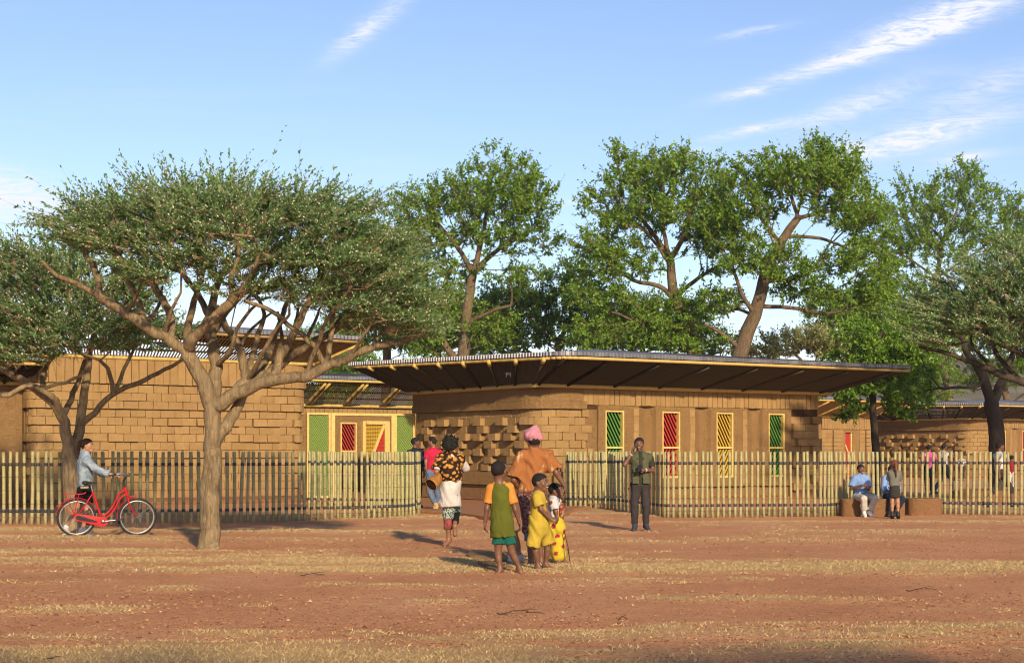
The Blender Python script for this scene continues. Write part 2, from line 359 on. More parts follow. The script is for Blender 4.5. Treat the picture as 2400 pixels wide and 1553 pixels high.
def ground_mat():
    k = NM('laterite_ground'); v = k.co()
    n1 = k.noise(v, .45, 5, .6); n2 = k.noise(v, 5, 6, .7); n3 = k.noise(v, 38, 3, .6)
    f = k.M('ADD', k.M('MULTIPLY', n1, .5), k.M('ADD', k.M('MULTIPLY', n2, .3), k.M('MULTIPLY', n3, .2)))
    col = k.ramp(f, [(.30, (.43, .180, .080)), (.5, (.60, .285, .135)), (.68, (.72, .39, .20))])
    cell = k.nd('ShaderNodeTexVoronoi'); cell.inputs['Scale'].default_value = 42; k.L.new(v, cell.inputs['Vector'])
    hs = k.nd('ShaderNodeSeparateColor'); k.L.new(cell.outputs['Color'], hs.inputs[0])
    peb = k.M('MULTIPLY', k.M('GREATER_THAN', hs.outputs[0], .62), k.M('LESS_THAN', cell.outputs['Distance'], .45))
    pc = k.ramp(hs.outputs[1], [(.0, (.17, .07, .04)), (.45, (.42, .19, .085)), (.8, (.66, .40, .19)), (1., (.12, .07, .05))])
    col = k.mix(k.M('MULTIPLY', peb, .8), col, pc)
    at = k.nd('ShaderNodeAttribute'); at.attribute_name = 'grass'
    straw = k.ramp(k.noise(k.co((1, 3, 1)), 22, 4), [(.3, (.42, .27, .12)), (.7, (.62, .43, .20))])
    col = k.mix(k.M('MULTIPLY', at.outputs['Fac'], .85), col, straw)
    h = k.M('ADD', k.M('MULTIPLY', k.M('MULTIPLY', peb, k.M('SUBTRACT', .5, cell.outputs['Distance'])), 1.6), k.noise(v, 24, 6, .7))
    k.bump(h, 1., .05); return k.done(col, .95, .1)
MAT['ground'] = ground_mat()
me = mesh_np('ground', np.stack([XX, YY, ZZ], -1).reshape(-1, 3), Q, None, [MAT['ground']], None, True)
at = me.attributes.new('grass', 'FLOAT', 'POINT'); at.data.foreach_set('value', GM.ravel().astype(np.float32))
obj('ground', me, kind='structure')

# dry grass blades
def blades(n, y0, y1, hmul, seed):
    r = np.random.default_rng(seed)
    y = np.sqrt(r.uniform(y0 ** 2, y1 ** 2, n)); x = r.uniform(-1, 1, n) * (.36 * y + .6)
    g = grass_mask(x, y); k = r.uniform(0, 1, n) < np.clip(g * 1.3 - .15, 0, 1); x, y, g = x[k], y[k], g[k]
    n = len(x); z = ground_z(x, y) + .01
    h = r.uniform(.018, .045, n) * hmul * (.6 + .4 * g); w = r.uniform(.003, .006, n) * (.7 + y / 22); a = r.uniform(0, 6.28, n); le = r.normal(0, 1.15, (n, 2))
    b = np.stack([x, y, z], 1); s = np.stack([np.cos(a) * w, np.sin(a) * w, 0 * w], 1); t = b + np.stack([le[:, 0] * h, le[:, 1] * h, h], 1)
    return np.stack([b - s, b + s, t], 1).reshape(-1, 3)
BV = np.vstack([blades(130000, 10.2, 15, 1.0, 1), blades(230000, 15, 23, 1., 2), blades(200000, 23, 37, 1.1, 3)])
k = NM('dry_grass'); isl = k.island(); MAT['dry_grass'] = k.done(k.ramp(isl, [(.0, (.30, .205, .095)), (.5, (.45, .325, .155)), (1., (.60, .455, .235))]), .9, .1)
me = mesh_np('dry_grass', BV, None, np.arange(len(BV)).reshape(-1, 3), [MAT['dry_grass']])
obj('dry_grass', me, kind='stuff', label='short dry straw grass in strips across the red ground', category='grass')
# pebbles
r = np.random.default_rng(12); n = 42000
y = np.sqrt(r.uniform(10.2 ** 2, 27 ** 2, n)); y[:18000] = r.uniform(10.2, 17, 18000); x = r.uniform(-1, 1, n) * (.36 * y + .4)
cl = fbm(x * .5, y * .9, 3, 77); kk = (r.uniform(0, 1, n) < np.clip((cl - .4) * 4, .3, 1)) & (grass_mask(x, y) < .3); x, y = x[kk], y[kk]; n = len(x)
s = np.clip(r.lognormal(math.log(.008), .45, n), .004, .024) * (.75 + .25 * y / 16)
OCT = np.array([(1, 0, 0), (.3, .9, 0), (-.8, .6, 0), (-.8, -.6, 0), (.3, -.9, 0), (.1, .1, .8), (0, 0, -.4)])
OF = np.array([(0, 1, 5), (1, 2, 5), (2, 3, 5), (3, 4, 5), (4, 0, 5)])
P = OCT[None] * r.uniform(.65, 1.3, (n, 7, 1)) * s[:, None, None]; a = r.uniform(0, 6.28, n); ca, sa = np.cos(a)[:, None], np.sin(a)[:, None]; el = r.uniform(.7, 1.4, n)[:, None]
P = np.stack([P[..., 0] * ca * el - P[..., 1] * sa, P[..., 0] * sa * el + P[..., 1] * ca, P[..., 2] * .8], -1) + np.stack([x, y, ground_z(x, y) + s * .25], -1)[:, None]
k = NM('laterite_pebble'); isl = k.island(); MAT['pebble'] = k.done(k.ramp(isl, [(.0, (.11, .05, .03)), (.4, (.30, .125, .058)), (.75, (.40, .20, .09)), (.95, (.44, .26, .12)), (1., (.46, .34, .21))]), .85, .2)
obj('loose_pebbles', mesh_np('loose_pebbles', P.reshape(-1, 3), None, (OF[None] + np.arange(n)[:, None, None] * 7).reshape(-1, 3), [MAT['pebble']], None, False), kind='stuff', label='loose laterite pebbles scattered over the ground', category='pebbles')
# fallen twigs
MAT['twig_dark'] = plain('dark_dead_twig', (.06, .035, .022), .9, .1)
for (px, py, ln, lab) in [(1220, 1437, 110, 'forked dead twig on the ground below the centre, near the front edge'), (2165, 1384, 80, 'thick dark dead twig lying on the ground at far right'), (1500, 1316, 90, 'thin dead twig on the ground below the man on the phone'), (735, 1352, 55, 'thin curved dead twig on the ground right of the acacia trunk'), (120, 1550, 70, 'dead twig at the bottom left edge of the ground'), (1460, 1452, 26, 'short dark dead twig near the bottom right of centre')]:
    c = Gp(px, py); L = ln / FPX * c[1]; g = Geo(); t = np.linspace(-.5, .5, 9); jit = rng.normal(0, .02, (9, 3)) * L / .3
    pts = np.stack([t * L, .12 * L * np.sin(t * 5) * 1.5, .018 + .012 * np.cos(t * 7)], 1) + jit * [1, 1, .15]; g.tube(pts, np.linspace(.006, .003, 9), 5)
    q = pts[4] + np.array([(0, 0, 0), (.18 * L, .12 * L, .01), (.34 * L, .16 * L, .004)]); g.tube(q, [.004, .003, .002], 5)
    g.build('fallen_twig', MAT['twig_dark'], None, True, label=lab, category='twig').location = (c[0], c[1], float(ground_z(c[:1], c[1:2])[0]) + .005)
# hills far behind
def hill(name, pts, Y0, dep, mat):
    V = []; n = len(pts)
    for (px, py) in pts: V.append(Wp(px, py, Y0))
    V = np.array(V); base = V.copy(); base[:, 1] -= dep; base[:, 2] = -1; back = V.copy(); back[:, 1] += dep; back[:, 2] = -1
    A = np.vstack([base, V, back]); Q = [(r_ * n + i, r_ * n + i + 1, (r_ + 1) * n + i + 1, (r_ + 1) * n + i) for r_ in range(2) for i in range(n - 1)]
    obj(name, mesh_np(name, A, Q, None, [mat], None, True), kind='structure')
MAT['hill'] = plain('dry_hillside', (.17, .14, .085), .95, .1, 0, .35, .4, .12)
hill('hill', [(-900, 1055), (-300, 985), (200, 940), (600, 905), (1000, 890), (1300, 905), (1650, 900), (1900, 870), (2100, 846), (2300, 838), (2500, 850), (2900, 930), (3500, 1050)], 420, 160, MAT['hill'])

# ------------------------------------------------------------------ buildings
U2 = np.array((.83, .557)); U2 = U2 / np.linalg.norm(U2); V2 = np.array((-U2[1], U2[0]))     # the plan axes shared by the houses
def at2(o, u, v=0.): return np.asarray(o) + u * U2 + v * V2
def round_path(pts, radii, seg=10):
    """polyline in plan with rounded corners; returns dense points"""
    pts = [np.asarray(p, float) for p in pts]; out = [pts[0]]
    for i in range(1, len(pts) - 1):
        r_ = radii[i]; a, b, c = pts[i - 1], pts[i], pts[i + 1]
        if r_ <= 0: out.append(b); continue
        p0 = b + unit(a - b) * r_; p1 = b + unit(c - b) * r_
        for t in np.linspace(0, 1, seg + 1): out.append((1 - t) ** 2 * p0 + 2 * t * (1 - t) * b + t * t * p1)
    out.append(pts[-1]); return np.array(out)
class Path:
    """wall line in plan; outward is to the right of travel"""
    def __init__(s, P):
        s.P = np.asarray(P, float); d = np.linalg.norm(np.diff(s.P, axis=0), axis=1); s.S = np.concatenate([[0], np.cumsum(d)]); s.len = s.S[-1]
        t = np.diff(s.P, axis=0) / d[:, None]; tv = np.vstack([t[:1], (t[1:] + t[:-1]) / 2, t[-1:]]); tv /= np.linalg.norm(tv, axis=1, keepdims=True); s.N = np.stack([tv[:, 1], -tv[:, 0]], 1)
    def at(s, t, off=0.):
        p = np.array([np.interp(t, s.S, s.P[:, 0]), np.interp(t, s.S, s.P[:, 1])]); n = np.array([np.interp(t, s.S, s.N[:, 0]), np.interp(t, s.S, s.N[:, 1])]); return p + unit(n) * off
    def near(s, p):
        return s.S[np.argmin(np.linalg.norm(s.P - np.asarray(p), axis=1))]
    def slab(s, g, t0, t1, z0, z1, o0, o1, seg=None):
        """solid following the path from t0 to t1"""
        ts = sorted(set([t0, t1] + [x for x in s.S if t0 + 1e-3 < x < t1 - 1e-3]))
        V = []; 
        for t in ts:
            a = s.at(t, o0); b = s.at(t, o1); V += [(b[0], b[1], z0), (a[0], a[1], z0), (a[0], a[1], z1), (b[0], b[1], z1)]
        n = len(ts); Qs = []
        for i in range(n - 1):
            k = i * 4; Qs += [(k, k + 4, k + 7, k + 3), (k + 3, k + 7, k + 6, k + 2), (k + 2, k + 6, k + 5, k + 1), (k + 1, k + 5, k + 4, k)]
        Qs += [(0, 3, 2, 1), (4 * n - 4, 4 * n - 3, 4 * n - 2, 4 * n - 1)]
        g.add(V, Qs)
class House:
    def __init__(s, name, loc, label):
        s.root = empty(name, (loc[0], loc[1], 0), label, 'building'); s.o = np.array((loc[0], loc[1], 0.)); s.bricks = []; s.rest = Geo(); s.nrest = 0
    def part(s, g, name, mat, parent=None, smooth=False, **p): return g.build(name, mat, parent or s.root, smooth, s.o, **p)
    def brick(s, path, t0, t1, z0, z1, proud, own=True, gap=.008, rough=0.):
        g = Geo(); e = rng.normal(0, rough, 4) if rough else np.zeros(4)
        path.slab(g, t0 + gap, t1 - gap, z0 + gap * .8, z1 - gap * .8, -.10, proud + e[0])
        g.V = [v + rng.normal(0, .0045, v.shape) for v in g.V]
        if own and len(s.bricks) < 300: s.bricks.append(g)
        else:
            s.rest.add(np.vstack(g.V), np.vstack(g.Q)); s.nrest += 1
    def finish(s, parent=None):
        par = parent or s.root
        for g in s.bricks:
            g.build('brick', MAT['brick'], par, False, s.o)
        if s.nrest: s.rest.build('brickwork', MAT['brick'], par, False, s.o, kind='stuff')
def lattice(g, o, ax, w, h, pitch, bar, ang, depth=.0, flip=1):
    """diagonal bars filling a w x h panel; o lower left corner, ax plan axis"""
    ax3 = np.array((ax[0], ax[1], 0.)); nrm = np.array((ax[1], -ax[0], 0.)); ta = math.tan(ang) * flip
    lo, hi = (-h / abs(ta), w) if ta > 0 else (0, w + h / abs(ta))
    for c in np.arange(lo, hi, pitch):
        # line: u = c + z/ta
        pts = []
        z0, z1 = 0., h
        u0, u1 = c, c + h / ta
        def clip(u0, z0, u1, z1):
            for lim, sg in ((0, 1), (w, -1)):
                a, b = (u0 - lim) * sg, (u1 - lim) * sg
                if a < 0 and b < 0: return None
                if a < 0: t = a / (a - b); u0, z0 = u0 + (u1 - u0) * t, z0 + (z1 - z0) * t
                elif b < 0: t = a / (a - b); u1, z1 = u0 + (u1 - u0) * t, z0 + (z1 - z0) * t
            return u0, z0, u1, z1
        q = clip(u0, 0, u1, h)
        if q is None: continue
        a = o + ax3 * q[0] + np.array((0, 0, q[1])) + nrm * depth; b = o + ax3 * q[2] + np.array((0, 0, q[3])) + nrm * depth
        if np.linalg.norm(b - a) > .03: g.bar(a, b, bar, bar, nrm)
def window(house, p0, ax, w, z0, z1, matname, name='window', mull=None, backdepth=.20, fr=.055, pitch=.115, label=None, flip=-1):
    """framed opening with a diagonal lattice; p0 plan point of the left jamb on the wall face"""
    o = np.array((p0[0], p0[1], z0)); ax3 = np.array((ax[0], ax[1], 0.)); nrm = np.array((ax[1], -ax[0], 0.)); h = z1 - z0
    g = Geo()
    for (u, wid) in ((0, fr), (w - fr, fr)): g.box(o + ax3 * (u + wid / 2) + np.array((0, 0, h / 2)) + nrm * -.03, (wid, .16, h), (ax3, nrm, (0, 0, 1)))
    for z in (fr / 2, h - fr / 2) + ((mull - z0,) if mull else ()): g.box(o + ax3 * (w / 2) + np.array((0, 0, z)) + nrm * (-.032), (w - 2 * fr, .155, fr), (ax3, nrm, (0, 0, 1)))
    fo = house.part(g, name, MAT['frame'])
    if label: fo['label'] = label
    g = Geo(); mz = (mull - z0) if mull else h
    lattice(g, o + ax3 * fr + np.array((0, 0, fr)), ax, w - 2 * fr, mz - fr, pitch, .042, math.radians(60), -.05, 1)
    if mull: lattice(g, o + ax3 * fr + np.array((0, 0, mz)), ax, w - 2 * fr, h - mz - fr, pitch, .042, math.radians(60), -.05, -1)
    house.part(g, 'lattice', MAT[matname], fo)
    g = Geo(); g.box(o + ax3 * (w / 2) + np.array((0, 0, h / 2)) + nrm * (-backdepth - .03), (w + .0, .02, h), (ax3, nrm, (0, 0, 1))); house.part(g, 'interior_shade_board', MAT['void'], fo)  # near-black board in place of the unlit room behind the lattice
    return fo
def cane(g, a, b, r_, n=7, node=.38):
    L = np.linalg.norm(np.asarray(b) - a); k = max(2, int(L / node)); P = []; R = []
    for i in range(k + 1):
        t = i / k
        if 0 < i < k:
            for dt, rr in ((-.02, 1.), (0, 1.12), (.02, 1.)): P.append(np.asarray(a) + (np.asarray(b) - a) * (t + dt / L * 1.)); R.append(r_ * rr)
        else: P.append(np.asarray(a) + (np.asarray(b) - a) * t); R.append(r_)
    g.tube(P, R, n)
def roof(house, low, high, zl, zh, slat='bamboo_slat', pitch=.085, slat_r=.02, rafter_at=(), beams=True, raf_r=.055, sheet_h=.11, wave=.12, top_rise=.25, fascia_off=.0, ends=(), edge='bamboo_beam'):
    """low/high: matching plan polylines of the wall beam and of the roof edge; the soffit of canes runs between them"""
    low = np.asarray(low, float); high = np.asarray(high, float); n = len(low); zl = np.broadcast_to(np.asarray(zl, float), (n,)); zh = np.broadcast_to(np.asarray(zh, float), (n,))
    A = np.column_stack([low, zl]); B = np.column_stack([high, zh])
    g = Geo()
    for i in range(n - 1):
        L = max(np.linalg.norm(A[i + 1] - A[i]), np.linalg.norm(B[i + 1] - B[i])); k = max(1, int(L / pitch))
        for j in range(k):
            t = (j + .5) / k; a = A[i] * (1 - t) + A[i + 1] * t; b = B[i] * (1 - t) + B[i + 1] * t
            e = unit(b - a); rr = slat_r * rng.uniform(.85, 1.12); g.tube([a + e * .02 + (0, 0, .015), b + (0, 0, -.05)], rr, 5, False)
    house.part(g, 'soffit_canes', MAT[slat], kind='stuff')
    g = Geo()                                    # purlins above the canes
    for t in (.2, .45, .7, .92):
        for i in range(n - 1):
            a = A[i] * (1 - t) + B[i] * t; b = A[i + 1] * (1 - t) + B[i + 1] * t; g.tube([a + (0, 0, .06), b + (0, 0, .06)], .03, 5)
    house.part(g, 'purlins', MAT[slat], kind='stuff')
    rm = MAT['bamboo_beam'] if slat != 'bamboo_dark' else MAT['bamboo_dark']
    for (i, t, ext) in rafter_at:
        a = A[i] * (1 - t) + A[i + 1] * t; b = B[i] * (1 - t) + B[i + 1] * t; e = unit(b - a); g = Geo()
        cane(g, a + (0, 0, -.02) - e * .0, b + (0, 0, -.11) + e * ext, raf_r); house.part(g, 'rafter', rm, None, True)
    if beams:
        for i in range(n - 1):
            if np.linalg.norm(A[i + 1] - A[i]) < .9: g = Geo(); g.tube([A[i] - (0, 0, .02), A[i + 1] - (0, 0, .02)], .062, 7)
            else: g = Geo(); cane(g, A[i] - (0, 0, .02), A[i + 1] - (0, 0, .02), .065)
            house.part(g, 'wall_beam', MAT['bamboo_beam'], None, True)
            g = Geo(); cane(g, B[i] - (0, 0, .06), B[i + 1] - (0, 0, .06), .045); house.part(g, 'edge_beam', MAT[edge], None, True)
    # corrugated sheet: wavy edge strip and a top with the same waves
    V = []; Q = []; cen = B.mean(0) + (0, 0, top_rise)
    pts = []
    for i in range(n - 1):
        L = np.linalg.norm(B[i + 1] - B[i]); k = max(2, int(L / (wave / 6))); d = (B[i + 1] - B[i]) / L; nr = np.array((d[1], -d[0], 0))
        for j in range(k + (1 if i == n - 2 else 0)):
            t = j / k; ph = ((L * t) / wave) % 1.; amp = (.022 if ph < .42 else (-.012 if .5 < ph < .92 else .005))
            pts.append(B[i] + (B[i + 1] - B[i]) * t + nr * (.05 + fascia_off + amp) + np.array((0, 0, 0)))
    pts = np.array(pts); m_ = len(pts)
    top = pts + (0, 0, sheet_h); inn = pts * .6 + cen * .4 + (0, 0, sheet_h)
    V = np.vstack([pts, top, inn, cen[None] + (0, 0, sheet_h)]); i = np.arange(m_ - 1)
    Q = np.vstack([np.stack([i, i + 1, m_ + i + 1, m_ + i], 1), np.stack([m_ + i, m_ + i + 1, 2 * m_ + i + 1, 2 * m_ + i], 1)]); T = np.stack([2 * m_ + i, 2 * m_ + i + 1, np.full(m_ - 1, 3 * m_)], 1)
    g = Geo(); g.add(V, Q, T); sh = house.part(g, 'roof_sheet', MAT['zinc'])
    und = np.vstack([B + (0, 0, .02), cen[None] + (0, 0, -.1)]); g = Geo(); g.add(und, (), [(k, k + 1, n) for k in range(n - 1)] + [(n - 1, 0, n)]); house.part(g, 'roof_shade_underlay', MAT['void'], sh)  # near-black sheet puts the darkness of the roof space into colour
    for i, t in ends:
        a = A[i] * (1 - t) + A[i + 1] * t; b = B[i] * (1 - t) + B[i + 1] * t; e = unit(b - a); g = Geo(); g.tube([b + (0, 0, -.11) - e * .12, b + (0, 0, -.115) + e * .10], .062, 10); house.part(g, 'rafter_end', MAT['bamboo_beam'], None, True)
    return sh

# ---- the middle house right of the gate: rounded corner, rough block relief on its left wall, four windows on its right wall
def house_like(name, C, label, detail=True, zt=3.30):
    H = House(name, C, label); C = np.asarray(C); LW, RW = 6.9, 10.76
    far = at2(C, 0, LW); rgt = at2(C, RW, 0); bk = at2(C, RW, LW)
    cpts = round_path([at2(C, .6, LW), far, C, rgt, at2(C, RW, 5.)], [0, .15, .95, .12, 0], 10)
    full = Path(cpts)
    tC0 = full.near(at2(C, 0, .95)); tC1 = full.near(at2(C, .95, 0)); tL = full.near(at2(C, 0, LW - .15)); tR = full.near(at2(C, RW - .12, 0))
    def tv(v): return tL + (LW - .15 - v)                  # on the left wall, v metres back from the corner
    def tu(u): return tC1 + (u - .95)                      # on the right wall, u metres from the corner
    g = Geo(); full.slab(g, 0, tu(1.99), .0, zt, -.35, -.022)
    full.slab(g, tu(9.5), full.len, .0, zt, -.35, -.022)
    full.slab(g, tu(1.99), tu(9.5), 2.80, zt, -.35, -.022)
    wallp = H.part(g, 'wall', MAT['core'])
    g = Geo(); 
    for a, b in ((at2(C, .6, LW), at2(C, RW - .3, LW)), (at2(C, RW - .02, 5.), at2(C, RW - .02, LW))): g.bar((*a, zt / 2), (*b, zt / 2), .3, zt)
    H.part(g, 'back_wall', MAT['plaster'])
    # upper band: plastered on the left and round the corner, upright blocks along the right
    g = Geo(); full.slab(g, 0, tu(1.45), 2.92, zt, -.05, .085); full.slab(g, 0, tu(1.55), 2.70, 2.915, -.05, .11); H.part(g, 'upper_band', MAT['plaster'], wallp)
    g = Geo(); full.slab(g, 0, tu(1.99), .0, .09, -.05, .02); full.slab(g, 0, tu(1.99), .105, .53, -.05, .05); full.slab(g, 0, tu(1.99), .55, .935, -.05, .13); H.part(g, 'plinth', MAT['plaster'], wallp)
    own = detail
    x = .95 + .5
    while x < RW - .1:
        w_ = rng.choice([.17, .18, .19, .2]); H.brick(full, tu(x), tu(min(x + w_, RW - .02)), 2.82, zt, .02 + rng.normal(0, .004), own); x += w_
    # relief blocks on the left wall
    rows = 8; rh = .219; zb = .94
    pat = {7: (), 6: (.55, 1.65, 3.05, 4.35, 5.0, 6.0), 5: (1.15, 2.6, 4.6, 6.1), 4: (.45, 1.25, 2.1, 3.0, 3.7, 4.6, 5.9), 3: (.9, 2.4, 3.9, 5.2, 6.4), 2: (.3, 1.25, 2.1, 3.0, 4.1, 5.3), 1: (1.0, 2.2, 3.4, 5.0, 6.2), 0: (.6, 1.6, 2.5, 3.6, 4.7, 5.7)}
    for k in range(rows):
        z0 = zb + k * rh; v = (.2 if k % 2 else 0.); bw = .40
        while v < LW - .15:
            v1 = min(v + bw, LW - .15)
            pr = any(abs((v + v1) / 2 - q) < bw * .5 for q in pat[k]); 
            H.brick(full, tv(v1), tv(v), z0, z0 + rh, (.17 if pr else 0.) + rng.normal(0, .006), own or pr, .005)
            v = v1
        # round the corner and on to the first window bay
        t = tv(0 if not k % 2 else .2); tend = tu(1.55 + .25 * ((k * 37) % 3) / 2)
        while t < tend - .1:
            t1 = min(t + .42, tend); step = t > tu(.3) and ((k * 5 + int(t * 3)) % 4 == 0)
            H.brick(full, t, t1, z0, z0 + rh, (.05 if step else .012) + rng.normal(0, .004), own); t = t1
    g = Geo(); full.slab(g, tu(1.35), tu(1.985), .94, 2.695, -.1, -.012); H.part(g, 'corner_niche', MAT['plaster'], wallp)
    # window bays: flat window face, then a hollow that curves back out to the next face
    for bi, (u0, wl, name_c) in enumerate(((1.99, 2.25, 'green'), (4.10, 4.34, 'red'), (6.19, 6.43, 'yellow'), (8.29, 8.55, 'green'))):
        u1 = (4.10, 6.19, 8.29, 9.5)[bi]; wr = wl + .69; zb0, zt0 = .46, 2.815; nz = (.73, 2.69)
        g = Geo(); n3 = np.array((-V2[0], -V2[1])); prf = []
        def slabu(a, b, z0, z1, d0=.05):                   # flat face from u=a to u=b
            p, q = at2(C, a), at2(C, b); P8 = []
            for z in (z0, z1):
                for pt, off in ((p, -.28), (q, -.28), (q, d0), (p, d0)): P8.append((*(pt + n3 * off), z))
            g.hexa(P8)
        slabu(u0, wl, zb0, zt0); slabu(wr, u0 + 1.48 if bi < 3 else u1, zb0, zt0); slabu(wl, wr, zb0, nz[0]); slabu(wl, wr, nz[1], zt0)
        slabu(u0, u1, .0, .12, .02); slabu(u0, u1, .13, .44, -.08)
        H.part(g, 'window_bay', MAT['plaster'], wallp)
        if bi < 3:
            us = np.linspace(0, 1, 17); ua, ub = u0 + 1.48, u1
            dep = [-.02 - .12 * min(1, s / .55) if s < .55 else -.14 + .19 * (1 - math.sqrt(max(0, 1 - ((s - .55) / .45) ** 2))) for s in us]
            V = []; 
            for s, d in zip(us, dep):
                p = at2(C, ua + (ub - ua) * s) + n3 * d; V += [(*p, zb0), (*p, zt0)]
            g = Geo(); g.add(V, [(2 * i, 2 * i + 2, 2 * i + 3, 2 * i + 1) for i in range(16)]); H.part(g, 'curved_niche', MAT['plaster'], wallp, True)
            z = zb0 + .05
            for kz in range(10):
                H.brick(full, tu(u0 + 1.28), tu(u0 + 1.47), z, z + .22, .058 + rng.normal(0, .003), own, .006); z += .225
        fo = window(H, at2(C, wl) + n3 * -.02, U2, .69, nz[0], nz[1], name_c, mull=1.62, backdepth=.26, label='tall window with %s diagonal lattice bars' % name_c)
    # end pier of staggered blocks
    for k in range(11):
        z0 = .30 + k * .23; 
        if z0 + .23 > 2.82: break
        offs = [(9.52, 9.93), (9.93, 10.34), (10.34, 10.74)] if k % 2 else [(9.52, 9.72), (9.72, 10.13), (10.13, 10.74)]
        for q, (a, b) in enumerate(offs):
            H.brick(full, tu(a), tu(b) + (.1 if q == 2 and k % 2 else 0), z0, z0 + .23, (.13 if (k * 7 + q * 3) % 4 in (0, 1) else .02) + rng.normal(0, .004), own)
    H.finish(wallp)
    # roof with upturned eaves
    R0 = at2(C, -.6, -1.95); RR = at2(C, 12.7, -1.95); RL = at2(C, -1.77, LW + .95); RB = at2(C, 12.7, LW + 2.)
    lo = [at2(C, -.12, LW + .25)] + list(round_path([at2(C, -.14, LW), at2(C, -.14, -.14), at2(C, RW + .3, -.14)], [0, .06, 0], 5)[1:-1]) + [at2(C, RW + .35, -.14), at2(C, RW + .35, LW + .2)]
    hi = [RL] + list(round_path([RL, R0, RR], [0, .5, 0], 5)[1:-1]) + [RR, RB]
    m_ = len(lo); zh = np.full(m_, 4.05); zh[0] = 4.19; zh[-2] = 4.08; zh[-1] = 4.15
    raf = [(0, t, -.1) for t in np.linspace(.12, .97, 8)] + [(3, .5, .04)] + [(m_ - 3, t, -.15) for t in np.linspace(.08, .95, 7)] + [(m_ - 2, t, -.05) for t in (.1, .5)]
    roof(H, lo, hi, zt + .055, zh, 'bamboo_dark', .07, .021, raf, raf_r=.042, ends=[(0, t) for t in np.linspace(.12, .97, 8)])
    return H
C0 = (.767, 42.5)
house_like('earth_block_house', C0, 'earth block house with rough block relief and four lattice windows behind the right fence')
house_like('earth_block_house', (25.4, 85.0), 'distant earth block house at far right with dark eaves behind the dark tree trunk', False)
# ---- long house at the left
E = np.array((-6.13, 45.5))
H = House('long_earth_house', E, 'long plain earth block house with pale cane eaves behind the left acacia')
LL = 8.05
pth = Path(round_path([at2(E, -LL, 3.), at2(E, -LL, 0), at2(E, 0, 0), at2(E, 0, 4)], [0, .35, .4, 0], 8)); ZT = 4.05
g = Geo(); pth.slab(g, 0, pth.len, 0, ZT, -.3, -.02); wl = H.part(g, 'wall', MAT['core'])
tA = pth.near(at2(E, -LL, .35)); tB = pth.near(at2(E, 0, .4)); s0, s1 = tA - .3, tB + .5
x = s0
while x < s1:
    w_ = rng.choice([.2, .22, .24]); H.brick(pth, x, min(x + w_, s1), 3.36, ZT, .15 + rng.normal(0, .004)); x += w_
for k in range(14):
    z1 = 3.35 - k * .225; z0 = z1 - .225
    if z0 < .1: break
    base = .08 if k < 3 else .0; x = s0 - (.21 if k % 2 else 0); run = 0
    first = True
    while x < s1 - .05:
        x1 = min(x + .43, s1); 
        if run > 0: run -= 1
        elif k in (4, 6, 8, 10) and rng.uniform() < .30: run = rng.integers(1, 4)
        endb = (x1 > s1 - 1.1) and k >= 3 and (k % 2 == 0)
        pr = base + (.08 if (run > 0 and k >= 3) or endb else 0)
        H.brick(pth, max(x, s0 - .2), x1, z0, z1, pr + rng.normal(0, .005), k < 12); x = x1
H.finish(wl)
g = Geo(); pth.slab(g, 0, s0, .1, ZT, -.05, .03); pth.slab(g, s1, pth.len, .1, ZT, -.05, .03); pth.slab(g, 0, pth.len, 0, .12, -.05, .05); H.part(g, 'plaster_side', MAT['plaster'], wl)
low = [at2(E, -LL - .2, -.14), at2(E, .25, -.14), at2(E, .25, 4)]; high = [at2(E, -LL - 1.2, -1.6), at2(E, 1.1, -1.4), at2(E, 1.1, 5)]
roof(H, low, high, ZT + .06, [4.85, 4.76, 4.8], 'bamboo_slat', .105, .021, [(0, .999, 0.), (1, .4, 0)], fascia_off=.02, edge='bamboo_slat')
g = Geo(); g.bar((*at2(E, -LL + .1, 3.2), ZT / 2), (*at2(E, -.1, 3.2), ZT / 2), .25, ZT); H.part(g, 'back_wall', MAT['plaster'])

# ---- set-back plastered house at the far left edge
E2 = at2(E, -LL - .1, .55)
H = House('plastered_house', E2, 'plastered earth house with one tall window at the left edge')
g = Geo()
def fbox(g, o, u0, u1, v0, v1, z0, z1):
    P = []
    for z in (z0, z1):
        for (a, b) in ((u0, v1), (u1, v1), (u1, v0), (u0, v0)): P.append((*at2(o, a, b), z))
    g.hexa(P)
fbox(g, E2, -.62, .0, .0, .3, 0, 3.3); fbox(g, E2, -6, -1.06, .0, .3, 0, 3.3); fbox(g, E2, -1.06, -.62, 0, .3, 0, .62); fbox(g, E2, -1.06, -.62, 0, .3, 2.76, 3.3)
H.part(g, 'wall', MAT['plaster'])
window(H, at2(E2, -1.06, .03), U2, .44, .62, 2.76, 'green', mull=1.65, backdepth=.22)
low = [at2(E2, -6.2, -.12), at2(E2, .1, -.12), at2(E2, .1, 3)]; high = [at2(E2, -6.5, -1.5), at2(E2, .15, -1.5), at2(E2, .15, 3)]
roof(H, low, high, 3.36, 3.85, 'bamboo_dark', .085, .02, [(0, t, 0) for t in (.3, .6, .9)])

